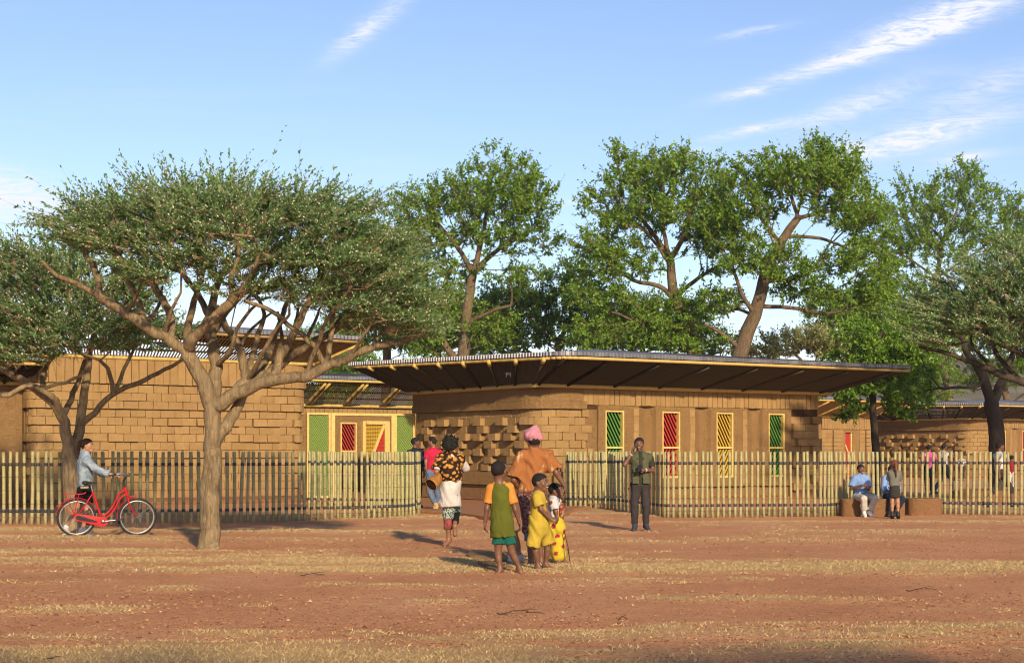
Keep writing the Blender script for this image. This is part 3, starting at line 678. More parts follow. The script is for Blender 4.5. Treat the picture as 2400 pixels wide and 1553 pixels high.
# ---- house behind the gate
E3 = np.array((-3.42, 57.3))
H = House('courtyard_house', E3, 'earth house behind the gate with paired cane rafters and a red lattice window')
g = Geo(); zt = 3.10
wx0, wx1, dx0, dx1 = -3.35, -2.68, -2.48, -1.36
fbox(g, E3, -9, wx0, 0, .3, 0, zt); fbox(g, E3, wx1, dx0, 0, .3, 0, zt); fbox(g, E3, dx1, 3.5, 0, .3, 0, zt); fbox(g, E3, wx0, wx1, 0, .3, 0, .7); fbox(g, E3, wx0, wx1, 0, .3, 2.56, zt); fbox(g, E3, dx0, dx1, 0, .3, 2.62, zt)
wl = H.part(g, 'wall', MAT['plaster'])
p3 = Path([at2(E3, -9, 0), at2(E3, 3.5, 0)])
x = 2.6
while x < 11.4: H.brick(p3, x, x + .185, 2.80, zt, .03 + rng.normal(0, .004)); x += .185
H.finish(wl)
# fin left of the window
g = Geo(); P = []
V = []; us = np.linspace(0, 1, 9)
for s in us:
    p = at2(E3, -4.35 + .75 * s, -.0 - .22 * s ** 2); V += [(*p, .1), (*p, 2.78)]
p = at2(E3, -3.6, .05); V += [(*p, .1), (*p, 2.78)]
g.add(V, [(2 * i, 2 * i + 2, 2 * i + 3, 2 * i + 1) for i in range(9)]); H.part(g, 'curved_niche', MAT['plaster'], wl)
window(H, at2(E3, wx0, .02), U2, wx1 - wx0, .7, 2.56, 'red', mull=1.52, label='small window with red diagonal lattice bars')
# door with yellow and red lattice split by a diagonal brace
g = Geo(); o3 = np.array((*at2(E3, dx0, -.05), 0.)); a3 = np.array((*U2, 0.)); n3 = np.array((*(-V2), 0.)); DW = dx1 - dx0; DH = 2.62
for u in (.06, DW - .10): g.box(o3 + a3 * u + (0, 0, DH / 2), (.12 if u < .1 else .2, .12, DH), (a3, n3, (0, 0, 1)))
g.box(o3 + a3 * DW / 2 + (0, 0, DH - .06), (DW - .3, .11, .12), (a3, n3, (0, 0, 1)))
g.bar(o3 + a3 * .20 + (0, 0, .9), o3 + a3 * (DW - .22) + (0, 0, DH - .15), .10, .09, n3)
d = H.part(g, 'door', MAT['frame'], label='door with a yellow and red lattice split by a diagonal brace')
g = Geo(); g2 = Geo()
for z in np.arange(.1, DH - .12, .05):
    t = (z - .9) / (DH - .15 - .9); ud = .20 + t * (DW - .42)
    if ud > .15: g.bar(o3 + a3 * .13 + (0, 0, z) - n3 * .03, o3 + a3 * min(ud, DW - .2) + (0, 0, z) - n3 * .03, .028, .028)
    if ud < DW - .2: g2.bar(o3 + a3 * max(ud, .13) + (0, 0, z) - n3 * .035, o3 + a3 * (DW - .2) + (0, 0, z) - n3 * .035, .042, .042)
for u in np.arange(.2, DW - .2, .07):
    zz = .9 + (u - .20) / (DW - .42) * (DH - 1.05); g.bar(o3 + a3 * u + (0, 0, max(zz, .1)) - n3 * .05, o3 + a3 * u + (0, 0, DH - .12) - n3 * .05, .024, .024, (1, 0, 0))
H.part(g, 'yellow_lattice', MAT['yellow'], d); H.part(g2, 'red_lattice', MAT['red'], d)
g = Geo(); g.box(o3 + a3 * DW / 2 + (0, 0, DH / 2) - n3 * .3, (DW, .03, DH), (a3, n3, (0, 0, 1))); H.part(g, 'interior_shade_board', MAT['void'], d)  # near-black board painted as the dark behind the door
low = [at2(E3, -9.3, -.12), at2(E3, 3.6, -.12), at2(E3, 3.6, 5)]; high = [at2(E3, -9.3, -1.75), at2(E3, 3.6, -1.75), at2(E3, 3.6, 5)]
raf = []
for t in np.arange(.12, 1, .115): raf += [(0, t, -.1), (0, t + .013, -.1)]
roof(H, low, high, zt + .07, 4.02, 'bamboo_slat', .085, .017, raf, raf_r=.05)
g = Geo(); fbox(g, E3, -9, 3.5, 4.6, 4.9, 0, zt); H.part(g, 'back_wall', MAT['plaster'])

# ---- gate with green lattice panels between the two front houses
GA = Wp(719, 1058, 46.7)[:2]; GB = Wp(972, 1058, 48.35)[:2]; gax = unit(GB - GA); glen = np.linalg.norm(GB - GA)
gate = empty('lattice_gate', (*GA, 0), 'yellow framed gate with green lattice side panels between the two front houses', 'gate')
Hh = House.__new__(House); Hh.root = gate; Hh.o = np.array((*GA, 0.))
def gpt(u, z, d=0.): p = GA + gax * u; n_ = np.array((gax[1], -gax[0])); return np.array((*(p + n_ * d), z))
def gu(px): 
    r_ = (px - CX) / FPX; return (r_ * GA[1] - GA[0]) / (gax[0] - r_ * gax[1])
topz = 2.69; u = [0, gu(774), gu(776.5), gu(925), gu(971.5)]
def panel(u0, u1, name, mats, seed):
    g = Geo()
    for uu in (u0 + .03, u1 - .03): g.bar(gpt(uu, .1), gpt(uu, topz), .065, .065, (gax[0], gax[1], 0))
    for z in (.12, topz - .03): g.bar(gpt(u0 + .065, z), gpt(u1 - .065, z), .063, .063)
    f = Hh.part(g, name, MAT['frame'])
    g = Geo(); lattice(g, gpt(u0 + .06, .15), gax, u1 - u0 - .12, topz - .21, .06, .022, math.radians(58), -.03, 1); Hh.part(g, 'green_bars', MAT[mats], f)
    g = Geo(); lattice(g, gpt(u0 + .06, .15), gax, u1 - u0 - .12, topz - .21, .075, .02, math.radians(58), -.08, -1); Hh.part(g, 'crossing_bars', MAT['green'], f)
    return f
panel(u[0], u[1], 'side_panel', 'green_light', 1); panel(u[3], u[4], 'side_panel', 'green_light', 2)
g = Geo()
for uu in (u[2] + .05, u[3] - .06): g.bar(gpt(uu, 0.05), gpt(uu, topz), .07, .12, (gax[0], gax[1], 0))
g.bar(gpt(u[2] + .10, topz - .04), gpt(u[3] - .12, topz - .04), .10, .075); Hh.part(g, 'door_frame', MAT['frame'])

# ---- far house with a red door, seen right of the main house
rr_ = Wp(2040, 1058, 85.)[:2]; E4 = rr_
H = House('far_doorway_house', E4, 'far earth house with a red lattice door between the main house and the dark trunk')
g = Geo(); zt = 3.35
fbox(g, E4, -9, -1.95, 0, .5, 0, zt); fbox(g, E4, -1.35, 0, 0, .5, 0, zt); fbox(g, E4, -1.95, -1.35, 0, .5, 2.55, zt); fbox(g, E4, -.3, 0, .5, 6, 0, zt)
wl = H.part(g, 'wall', MAT['plaster'])
p4 = Path([at2(E4, -9, 0), at2(E4, 0, 0)])
for k in range(10):
    for a in np.arange(5.2, 8.95, .42):
        z0 = .45 + .225 * k
        if not (6.75 < a < 7.75): H.brick(p4, a, a + .42, z0, z0 + .225, (.03 if (k * 3 + int(a * 5)) % 3 else .12) + rng.normal(0, .004), False)
for a in np.arange(5.2, 8.9, .19): H.brick(p4, a, a + .19, 2.72, zt, .08, False)
H.finish(wl)
g = Geo(); o = np.array((*at2(E4, -1.95, .12), 0.)); g.bar(o + (0, 0, .1) + a3 * .03, o + (0, 0, 2.55) + a3 * .03, .07, .1, a3); g.bar(o + a3 * .55 + (0, 0, .1), o + a3 * .55 + (0, 0, 2.55), .1, .1, a3); g.bar(o + a3 * .08 + (0, 0, 1.9), o + a3 * .5 + (0, 0, 1.1), .07, .08, n3); g.bar(o + a3 * .08 + (0, 0, .3), o + a3 * .5 + (0, 0, 1.1), .07, .08, n3)
d = H.part(g, 'door', MAT['frame'])
g = Geo(); lattice(g, o + (0, 0, .1) - n3 * .04, U2, .56, 2.45, .05, .034, math.radians(60), 0, 1); H.part(g, 'red_lattice', MAT['red'], d)
g = Geo(); g.box(o + a3 * .3 + (0, 0, 1.3) - n3 * .2, (.6, .03, 2.5), (a3, n3, (0, 0, 1))); H.part(g, 'interior_shade_board', MAT['void'], d)  # black board stands in for the unlit room behind this door
low = [at2(E4, -9.3, -.12), at2(E4, .2, -.12), at2(E4, .2, 6)]; high = [at2(E4, -9.3, -1.9), at2(E4, 1.6, -1.9), at2(E4, 1.6, 7)]
roof(H, low, high, zt + .06, 4.25, 'bamboo_slat', .085, .022, [(0, t, 0) for t in np.linspace(.1, .95, 7)])

# ---- entrance platform, benches, tree ring
def prism(pts, z0, z1, inset, mat, name, loc=None, smooth=False, rings=((0, 0), (.12, 1)), parent=None, **props):
    """plan polygon (counter-clockwise) raised to z1 with a rounded upper rim"""
    P = np.asarray(pts, float); c = P.mean(0); n = len(P); V = []
    lv = [(z0, 0.), (z1 - inset, 0.), (z1 - inset * .3, inset * .3), (z1, inset)]
    for z, ins in lv:
        d = np.linalg.norm(P - c, axis=1, keepdims=True); V.append(np.column_stack([c + (P - c) * (1 - ins / d), np.full(n, z)]))
    V = np.vstack(V + [np.array([[*c, z1]])]); i = np.arange(n); j = (i + 1) % n
    Q = np.vstack([np.stack([k * n + i, k * n + j, (k + 1) * n + j, (k + 1) * n + i], 1) for k in range(3)]); T = np.stack([3 * n + i, 3 * n + j, np.full(n, 4 * n)], 1)
    g = Geo(); g.add(V, Q, T); return g.build(name, mat, parent, smooth, (c[0], c[1], 0.), **props)
MAT['floor_earth'] = earth_mat('rammed_earth_floor', (.27, .135, .06), (.40, .22, .10), .5)
pl = [Gp(930, 1199)[:2], Gp(988, 1203)[:2], Gp(1060, 1207)[:2], Gp(1124, 1216)[:2], Gp(1190, 1223)[:2], Gp(1320, 1213)[:2], Gp(1345, 1200)[:2], (3.4, 45), (-3.0, 56.), (-7, 56), (-6, 45)]
prism(pl, -.05, .085, .03, MAT['floor_earth'], 'path', kind='structure')
def bench(cx0, cx1, pyb, hgt, dep, lab, r_=.24):
    a = Gp(cx0, pyb); b = Gp(cx1, pyb); W_ = b[0] - a[0]; cxm = (a[0] + b[0]) / 2; cy = a[1] + dep / 2; pts = []
    for t in np.linspace(0, 2 * math.pi, 56, endpoint=False):
        c_, s_ = math.cos(t), math.sin(t); e = 2 / 3.4
        pts.append((cxm + W_ / 2 * math.copysign(abs(c_) ** e, c_), cy + dep / 2 * math.copysign(abs(s_) ** e, s_)))
    return prism(pts, -.03, hgt, .03, MAT['plaster'], 'earth_bench', smooth=False, label=lab, category='bench', group='earth benches by the fence')
bench(1976, 2127, 1209, .40, .62, 'long rounded earth bench with two people sitting on it')
bench(2131, 2213, 1207, .40, .62, 'short rounded empty earth bench right of the long bench')
rc = Gp(2336, 1166)[:2]; rc = np.array((Wp(2336, 1058, 48.5)[0], 48.5)); ring = []
for t in np.linspace(0, 2 * math.pi, 40, endpoint=False): ring.append((rc[0] + 1.45 * math.cos(t), rc[1] + 1.2 * math.sin(t)))
prism(ring, -.03, .30, .05, MAT['plaster'], 'tree_ring_seat', label='low round earth seat wall around the dark tree trunk behind the fence', category='planter')

# ------------------------------------------------------------------ bamboo fences
def post_mesh(seed):
    r_ = np.random.default_rng(seed); rad = r_.uniform(.031, .039); g = Geo(); P = []; R = []; z = -.03; zs = [-.03]; 
    h = 1.50 + r_.uniform(-.012, .012); nz = r_.uniform(.1, .3); nodes = []
    while nz < h - .05: nodes.append(nz); nz += r_.uniform(.22, .34)
    bx, by = r_.normal(0, .006, 2)
    def pt(z): t = z / h; return (bx * math.sin(t * 3.1), by * math.sin(t * 2.7), z)
    P.append(pt(-.03)); R.append(rad)
    for nz in nodes:
        for dz, f in ((-.03, 1.), (-.006, 1.09), (.006, 1.09), (.03, .98)): P.append(pt(nz + dz)); R.append(rad * f)
    P.append(pt(h)); R.append(rad * .97); g.tube(P, R, 10); me = g.mesh('bamboo_post', MAT['bamboo'], True)
    gs = Geo(); gs.tube([(*pt(.235)[:2], .238), (*pt(.3)[:2], .302)], rad + .005, 10); gu_ = Geo(); gu_.tube([(*pt(1.2)[:2], 1.205), (*pt(1.26)[:2], 1.27)], rad + .005, 10)
    return me, gs.mesh('strap', MAT['strap'], True), gu_.mesh('strap', MAT['strap'], True)
POSTS = [post_mesh(s) for s in range(9)]
def fence(runs, label, name='bamboo_fence'):
    first = np.array(runs[0][0][0]); root = empty(name, (first[0], first[1], 0), label, 'fence')
    for (pts, sp) in runs:
        P = np.asarray(pts, float)
        # smooth path
        t = np.linspace(0, len(P) - 1, 2400); k = np.clip(t.astype(int), 0, len(P) - 2); f = (t - k)[:, None]
        p0 = P[np.clip(k - 1, 0, None)]; p1 = P[k]; p2 = P[k + 1]; p3 = P[np.clip(k + 2, None, len(P) - 1)]
        S = .5 * ((2 * p1) + (-p0 + p2) * f + (2 * p0 - 5 * p1 + 4 * p2 - p3) * f ** 2 + (-p0 + 3 * p1 - 3 * p2 + p3) * f ** 3)
        d = np.concatenate([[0], np.cumsum(np.linalg.norm(np.diff(S, axis=0), axis=1))]); line = []; PX = FPX * S[:, 0] / S[:, 1]; spots = [0.]; last = 0
        for i in range(1, len(d)):
            if d[i] - d[last] >= sp and (abs(PX[i] - PX[last]) > 8.8 or d[i] - d[last] > .42): spots.append(d[i]); last = i
        for s in spots:
            s = s + rng.normal(0, .006); x, y = np.interp(s, d, S[:, 0]), np.interp(s, d, S[:, 1]); me, st, st2 = POSTS[rng.integers(0, 9)]
            o = obj('bamboo_post', me, root); o.location = (x - first[0], y - first[1], 0); o.rotation_euler = (rng.normal(0, .011), rng.normal(0, .011), rng.uniform(0, 6.28))
            obj('strap', st, o); obj('strap', st2, o); line.append((x, y))
        for z in (.268, 1.238):
            g = Geo(); g.tube([(a, b, z) for a, b in line], .002, 3, False); g.build('tie_wire', MAT['strap'], root, False, (first[0], first[1], 0))
    return root
def gp(px, py): return tuple(Gp(px, py)[:2])
left_front = [gp(-40, 1227), gp(60, 1227.5), gp(180, 1228), gp(262, 1227.5), gp(310, 1226.5), gp(352, 1226), (Gp(450, 1225)[0], Gp(450, 1225)[1]), gp(560, 1223), gp(700, 1219), gp(800, 1217), gp(890, 1214.5), gp(950, 1211.5), gp(978, 1207.5)]
nose = [gp(981, 1206), (Gp(980, 1203)[0], 37.6), (Wp(966, 1058, 38.6)[0], 38.6), (Wp(930, 1058, 39.2)[0], 39.2), (Wp(850, 1058, 39.6)[0], 39.6), (Wp(720, 1058, 40.2)[0], 40.2)]
fence([(left_front, .148), (nose, .15)], 'bamboo post fence along the left that curls back at the gate')
rf = [(Wp(1336, 1058, 41.2)[0], 41.2), gp(1329, 1192.5), gp(1352, 1192.5), gp(1412, 1193.5), gp(1458, 1197), gp(1500, 1203), gp(1540, 1209), gp(1572, 1211.5), gp(1620, 1211.5), gp(1700, 1210.5), gp(1780, 1210), gp(1860, 1209.5), gp(1930, 1209.5), gp(1980, 1205), gp(2050, 1203), gp(2140, 1202.5), gp(2215, 1203.5), gp(2290, 1205), gp(2400, 1206), gp(2450, 1206)]
rb = [(Wp(1345, 1058, 41.8)[0], 41.8), (Wp(1400, 1058, 42.0)[0], 42.0), (Wp(1500, 1058, 42.4)[0], 42.3)]
fence([(rf, .132), (rb, .15)], 'bamboo post fence on the right running from the gate past the benches')
# ------------------------------------------------------------------ trees
class Tree:
    def __init__(s, Y, seed): s.Y = Y; s.r = np.random.default_rng(seed); s.pos = []; s.par = []; s.rad = []; s.pl = []
    def w(s, px, py, dy=0.): return Wp(px, py, s.Y + dy)
    def node(s, p, par, rad=0.):
        s.pos.append(np.asarray(p, float)); s.par.append(par); s.rad.append(rad); s.pl.append(0. if par < 0 else s.pl[par] + np.linalg.norm(s.pos[-1] - s.pos[par])); return len(s.pos) - 1
    def limb(s, pts, r0, r1, start=None):
        """pts: (px,py,dy); starts at node index start; returns list of node ids"""
        P = [s.w(*p) for p in pts]; ids = []; par = -1 if start is None else start
        if start is not None: P = [s.pos[start]] + P
        P = np.array(P); n = len(P); k = 4
        t = np.linspace(0, n - 1, (n - 1) * k + 1); i = np.clip(t.astype(int), 0, n - 2); f = (t - i)[:, None]
        p0 = P[np.clip(i - 1, 0, None)]; p1 = P[i]; p2 = P[i + 1]; p3 = P[np.clip(i + 2, None, n - 1)]
        S = .5 * (2 * p1 + (p2 - p0) * f + (2 * p0 - 5 * p1 + 4 * p2 - p3) * f ** 2 + (-p0 + 3 * p1 - 3 * p2 + p3) * f ** 3)
        R = np.linspace(r0, r1, len(S)); a = 0 if start is None else 1
        for q in range(a, len(S)):
            par = s.node(S[q] + s.r.normal(0, .25, 3) * min(R[q], .05) * (q > 0), par, R[q]); ids.append(par)
        return ids
    def near(s, px, py):
        P = np.array(s.pos); X = CX + FPX * P[:, 0] / P[:, 1]; Z = HY - FPX * (P[:, 2] - EYE) / P[:, 1]; return int(np.argmin((X - px) ** 2 + (Z - py) ** 2))
    def crown(s, blobs, n, shell=.45):
        """points inside ellipsoids (px, py, rx, ry, dy, ry_depth_m)"""
        A = np.array([b[2] * b[3] for b in blobs], float); A /= A.sum(); out = []
        for b, f in zip(blobs, A):
            k = max(3, int(n * f)); d = s.r.normal(0, 1, (k, 3)); d /= np.linalg.norm(d, axis=1, keepdims=True); d *= s.r.uniform(0, 1, (k, 1)) ** shell
            for q in d: out.append(s.w(b[0] + b[2] * q[0], b[1] + b[3] * q[2], b[4] + b[5] * q[1]))
        return np.array(out)
    def grow(s, targets, alpha=.35, step=.55, minz=0., tip=.006):
        root = s.pos[0]; P = np.array(s.pos); L = np.array(s.pl); n0 = len(P); cap = n0 + len(targets) * 12; BP = np.zeros((cap, 3)); BP[:n0] = P; BL = np.zeros(cap); BL[:n0] = L; n = n0
        ok = np.ones(cap, bool); ok[:n0] = P[:, 2] > minz
        d0 = np.min(np.linalg.norm(targets[:, None] - P[None], axis=2), axis=1); order = np.argsort(d0); s.tips = []
        for t in targets[order]:
            dv = t - BP[:n]; dist = np.sqrt((dv ** 2).sum(1)); cost = dist + alpha * BL[:n] + np.where(dv[:, 2] < -.1, 1.2 * -dv[:, 2], 0) + np.where(ok[:n], 0, 1e3)
            b = int(np.argmin(cost)); m = max(1, int(dist[b] / step)); par = b; a = BP[b].copy()
            if s.par[b] >= 0: tg = unit(a - BP[s.par[b]])
            else: tg = np.array((0, 0, 1.))
            for q in range(1, m + 1):
                f = q / m; c = a + tg * dist[b] * .35; p = (1 - f) ** 2 * a + 2 * f * (1 - f) * c + f * f * t
                if q < m: p = p + s.r.normal(0, .05, 3) * step
                par = s.node(p, par, 0.); BP[n] = p; BL[n] = s.pl[par]; n += 1
            s.tips.append(par)
        # pipe model radii
        N = len(s.pos); w_ = np.zeros(N); kids = np.zeros(N, int)
        for i in range(N - 1, 0, -1):
            if kids[i] == 0: w_[i] = 1.
            w_[s.par[i]] += w_[i]; kids[s.par[i]] += 1
        r_ = tip * np.maximum(w_, 1) ** .47
        man = np.array(s.rad)
        s.R = np.where(man > 0, man, np.minimum(r_, .16))
        for i in range(1, N):
            if man[i] == 0: s.R[i] = min(s.R[i], s.R[s.par[i]] * .92)
        s.kids = kids
    def wood(s, minr=0.0):
        N = len(s.pos); ch = [[] for _ in range(N)]
        for i in range(1, N): ch[s.par[i]].append(i)
        g = Geo(); stack = [(0, -1)]
        while stack:
            i, par = stack.pop(); chain = [par, i] if par >= 0 else [i]
            while ch[chain[-1]]:
                c = max(ch[chain[-1]], key=lambda q: s.R[q]); 
                for q in ch[chain[-1]]:
                    if q != c: stack.append((q, chain[-1]))
                chain.append(c)
            P = np.array([s.pos[q] for q in chain]); R = np.array([s.R[q] for q in chain])
            if par >= 0: R[0] = R[1]
            if R.max() < minr or len(P) < 2: continue
            if len(P) > 2 and R[0] > .012:
                Q2 = [P[0]]; R2 = [R[0]]
                for a, b, ra, rb in zip(P[:-1], P[1:], R[:-1], R[1:]): Q2 += [a * .75 + b * .25, a * .25 + b * .75]; R2 += [ra * .75 + rb * .25, ra * .25 + rb * .75]
                Q2.append(P[-1]); R2.append(R[-1]); P, R = np.array(Q2), np.array(R2)
            nn = 10 if R[0] > .1 else 7 if R[0] > .04 else 5 if R[0] > .015 else 3
            g.tube(P, R, nn, R[0] > .015)
        return g
def leaf_quads(pos, d, nrm, L, W_):
    d = d / (np.linalg.norm(d, axis=1, keepdims=True) + 1e-9); s = np.cross(d, nrm); s /= (np.linalg.norm(s, axis=1, keepdims=True) + 1e-9); L = L[:, None]; W_ = W_[:, None]
    V = np.stack([pos, pos + d * L * .45 + s * W_ * .5, pos + d * L, pos + d * L * .45 - s * W_ * .5], 1); return V.reshape(-1, 3)
def twigs3(A, B, r_):
    """thin three-sided prisms from A to B"""
    n = len(A); d = B - A; d /= (np.linalg.norm(d, axis=1, keepdims=True) + 1e-9); x = np.cross(d, (.31, .2, .93)); x /= (np.linalg.norm(x, axis=1, keepdims=True) + 1e-9); y = np.cross(d, x); V = []
    for k in range(3):
        a = k * 2.0944; V.append(A + (x * math.cos(a) + y * math.sin(a)) * r_)
    for k in range(3):
        a = k * 2.0944; V.append(B + (x * math.cos(a) + y * math.sin(a)) * r_ * .45)
    V = np.stack(V, 1).reshape(-1, 3); b = np.arange(n)[:, None] * 6
    Q = np.concatenate([b + np.array([[k, (k + 1) % 3, 3 + (k + 1) % 3, 3 + k]]) for k in range(3)], 0); return V, Q
def foliage(T, tips, ntw, nlf, tl, ll, lw, out_from, updn=.25, spread=.8, flat=1., droop=0., blossom=0., twr=.004, spiky=0., align=.55):
    r_ = T.r; P = np.array([T.pos[t] for t in tips]); Pp = np.array([T.pos[T.par[t]] for t in tips]); n = len(P)
    od = (P - out_from) * ([1, 1, .42] if align > .6 else [1, 1, 1]); od /= (np.linalg.norm(od, axis=1, keepdims=True) + 1e-9); bd = P - Pp; bd /= (np.linalg.norm(bd, axis=1, keepdims=True) + 1e-9)
    base = np.repeat(P, ntw, 0); D = np.repeat(od * .55 + bd * .45, ntw, 0) + r_.normal(0, spread * .5, (n * ntw, 3)) * [1, 1, flat] + [0, 0, updn]
    if align > .6: D[:, 2] *= .55
    D /= np.linalg.norm(D, axis=1, keepdims=True); ln = r_.uniform(.5, 1.2, n * ntw) * tl
    if spiky: ln = ln * np.where(r_.uniform(0, 1, len(ln)) < spiky, 1.7, 1)
    base = base - D * (ln * .25)[:, None]; tipp = base + D * ln[:, None]; TV, TQ = twigs3(base, tipp, twr)
    m = n * ntw; t = r_.uniform(.18, 1.05, (m, nlf)); pos = base[:, None] + D[:, None] * (t * ln[:, None])[..., None]
    ld = D[:, None] * align + r_.normal(0, .6 if align < .6 else .42, (m, nlf, 3)) + [0, 0, -droop]; nm = r_.normal(0, .6, (m, nlf, 3)) + [0, 0, .8]
    LV = leaf_quads(pos.reshape(-1, 3), ld.reshape(-1, 3), nm.reshape(-1, 3), r_.uniform(.65, 1.25, m * nlf) * ll, r_.uniform(.7, 1.2, m * nlf) * lw)
    BV = None
    if blossom:
        k = r_.uniform(0, 1, m * nlf) < blossom; q = pos.reshape(-1, 3)[k] + r_.normal(0, .015, (k.sum(), 3)); BV = q
    return TV, TQ, LV, BV
OCT6 = np.array([(1, 1, 1), (1, -1, -1), (-1, 1, -1), (-1, -1, 1)]) * .75; OCF = np.array([(0, 1, 2), (0, 3, 1), (0, 2, 3), (1, 3, 2)])
def make_tree(name, T, label, group, barkm, leafm, fol, blossom_r=.012, minr=0.):
    o = T.pos[0].copy(); o[2] = 0; root = empty(name, o, label, 'tree', group)
    T.wood(minr).build('trunk', MAT[barkm], root, True, o)
    TV, TQ, LV, BV = fol
    cr = obj('crown', mesh_np('crown', LV - o, np.arange(len(LV)).reshape(-1, 4), None, [MAT[leafm]]), root)
    obj('twigs', mesh_np('twigs', TV - o, TQ, None, [MAT['twig_tan'] if blossom_r else MAT[barkm]]), cr)
    if BV is not None and len(BV):
        n = len(BV); V = (BV - o)[:, None] + OCT6[None] * blossom_r * T.r.uniform(.6, 1.2, (n, 1, 1))
        obj('blossoms', mesh_np('blossoms', V.reshape(-1, 3), None, (OCF[None] + np.arange(n)[:, None, None] * 4).reshape(-1, 3), [MAT['blossom']], None, True), cr)
    return root
def copy_tree(src, loc, rz, sc_, label, group):
    r_ = src.copy(); COL.objects.link(r_); r_.location = loc; r_.rotation_euler = (0, 0, rz); r_.scale = (sc_, sc_, sc_); r_['label'] = label; r_['group'] = group
    for ch in src.children:
        c = ch.copy(); COL.objects.link(c); c.parent = r_
        for gch in ch.children: d = gch.copy(); COL.objects.link(d); d.parent = c
    return r_
GA_ = 'acacia trees in front of and beside the fence'
# --- the big acacia in front on the left
def big_acacia():
    T = Tree(23.6, 3)
    tr = T.limb([(488, 1292, 0), (489, 1275, 0), (492, 1230, 0), (494, 1150, 0), (499, 1080, 0), (500, 1040, 0), (497, 960, 0)], .17, .125)
    for q, f in zip(tr[:5], (1.25, 1.12, 1.04, 1, .98)): T.rad[q] *= f
    top = tr[-1]; mid = T.near(500, 1045)
    A = T.limb([(470, 880, -.1), (438, 826, -.2)], 0.128, 0.104, top)
    A1 = T.limb([(385, 790, -.35), (338, 762, -.5), (280, 725, -.6), (236, 695, -.7)], 0.091, 0.071, A[-1])
    T.limb([(190, 668, -.8), (135, 648, -.9), (95, 610, -1.)], 0.055, 0.024, A1[-1]); T.limb([(226, 640, -.6), (203, 597, -.5), (190, 560, -.5)], 0.061, 0.037, A1[-1])
    T.limb([(330, 715, -.3), (300, 660, 0), (277, 624, .1), (262, 580, .2)], 0.061, 0.037, T.near(341, 763))
    T.limb([(398, 740, -.1), (375, 690, .2), (338, 652, .4), (287, 610, .6), (255, 570, .8)], 0.067, 0.037, T.near(405, 805))
    A3 = T.limb([(452, 795, -.4), (485, 760, -.6), (513, 732, -.7), (552, 695, -.8)], 0.095, 0.067, A[-1]); T.limb([(540, 651, -.9), (560, 600, -1.)], 0.049, 0.027, A3[-1]); T.limb([(575, 660, -1.1), (600, 620, -1.3)], 0.049, 0.024, A3[-1])
    T.limb([(440, 780, .2), (450, 720, .5), (470, 660, .8), (480, 600, 1.)], 0.073, 0.034, A[-1])
    B = T.limb([(503, 900, .15), (505, 860, .25), (497, 800, .4), (492, 750, .6), (500, 700, .9), (520, 640, 1.1)], 0.122, 0.049, top)
    T.limb([(470, 700, 1.2), (430, 640, 1.6), (400, 580, 1.9)], 0.061, 0.030, T.near(492, 752)); T.limb([(540, 720, 1.0), (590, 660, 1.5), (610, 590, 1.8)], 0.061, 0.030, T.near(497, 790))
    Cc = T.limb([(530, 935, -.1), (571, 915, -.2), (643, 888, -.3), (714, 882, -.4), (762, 860, -.4), (800, 846, -.45), (843, 826, -.5), (905, 804, -.55), (960, 795, -.6), (1000, 770, -.6)], 0.116, 0.037, top)
    D_ = T.limb([(545, 925, .1), (580, 893, .2), (637, 870, .3), (703, 820, .35), (780, 776, .4), (840, 735, .4), (880, 690, .4)], 0.104, 0.037, T.near(505, 945))
    E_ = T.limb([(520, 1010, .05), (536, 990, .1), (557, 950, .15), (578, 893, .2), (570, 850, .2), (561, 811, .3), (530, 768, .5), (510, 720, .8)], 0.104, 0.049, mid)
    F_ = T.limb([(655, 840, -.1), (689, 782, -.2), (715, 720, -.3), (743, 673, -.3), (770, 620, -.3)], 0.076, 0.037, T.near(639, 887))
    T.limb([(735, 810, -.5), (699, 779, -.6), (640, 730, -.8), (572, 704, -1.)], 0.049, 0.027, T.near(760, 860)); T.limb([(775, 800, -.3), (780, 739, -.2), (790, 690, -.1)], 0.051, 0.030, T.near(763, 858))
    T.limb([(740, 700, -.5), (800, 690, -.8), (850, 680, -1.)], 0.043, 0.024, T.near(715, 722)); T.limb([(700, 640, 1.), (690, 560, 1.2)], 0.043, 0.024, T.near(743, 675)); T.limb([(640, 800, .9), (670, 720, 1.2), (690, 650, 1.5)], 0.061, 0.030, T.near(600, 885)); T.limb([(600, 800, .6), (620, 740, .8), (600, 690, 1.)], 0.055, 0.024, T.near(578, 893))
    blobs = [(205, 565, 75, 28, -.6, 1.1), (165, 530, 40, 16, -.9, .6), (285, 515, 85, 34, 0, 1.6), (320, 575, 115, 32, -.2, 2.1), (400, 490, 100, 40, .2, 1.9), (430, 530, 120, 42, .2, 2.4), (545, 495, 95, 42, .2, 2.0), (570, 540, 120, 45, .2, 2.5), (690, 505, 95, 36, .1, 2.0), (480, 620, 130, 30, 0, 2.4), (640, 610, 130, 38, 0, 2.5), (740, 540, 90, 38, .1, 2.0),
             (800, 500, 60, 26, 0, 1.2), (790, 610, 110, 40, 0, 2.0), (870, 650, 115, 42, -.2, 1.8), (930, 720, 95, 38, -.4, 1.4), (780, 700, 120, 30, -.2, 1.9), (590, 680, 110, 24, -.4, 1.8), (900, 590, 70, 32, 0, 1.3), (965, 775, 60, 22, -.5, .9), (360, 640, 90, 22, -.4, 1.6), (850, 755, 80, 22, .3, 1.3)]
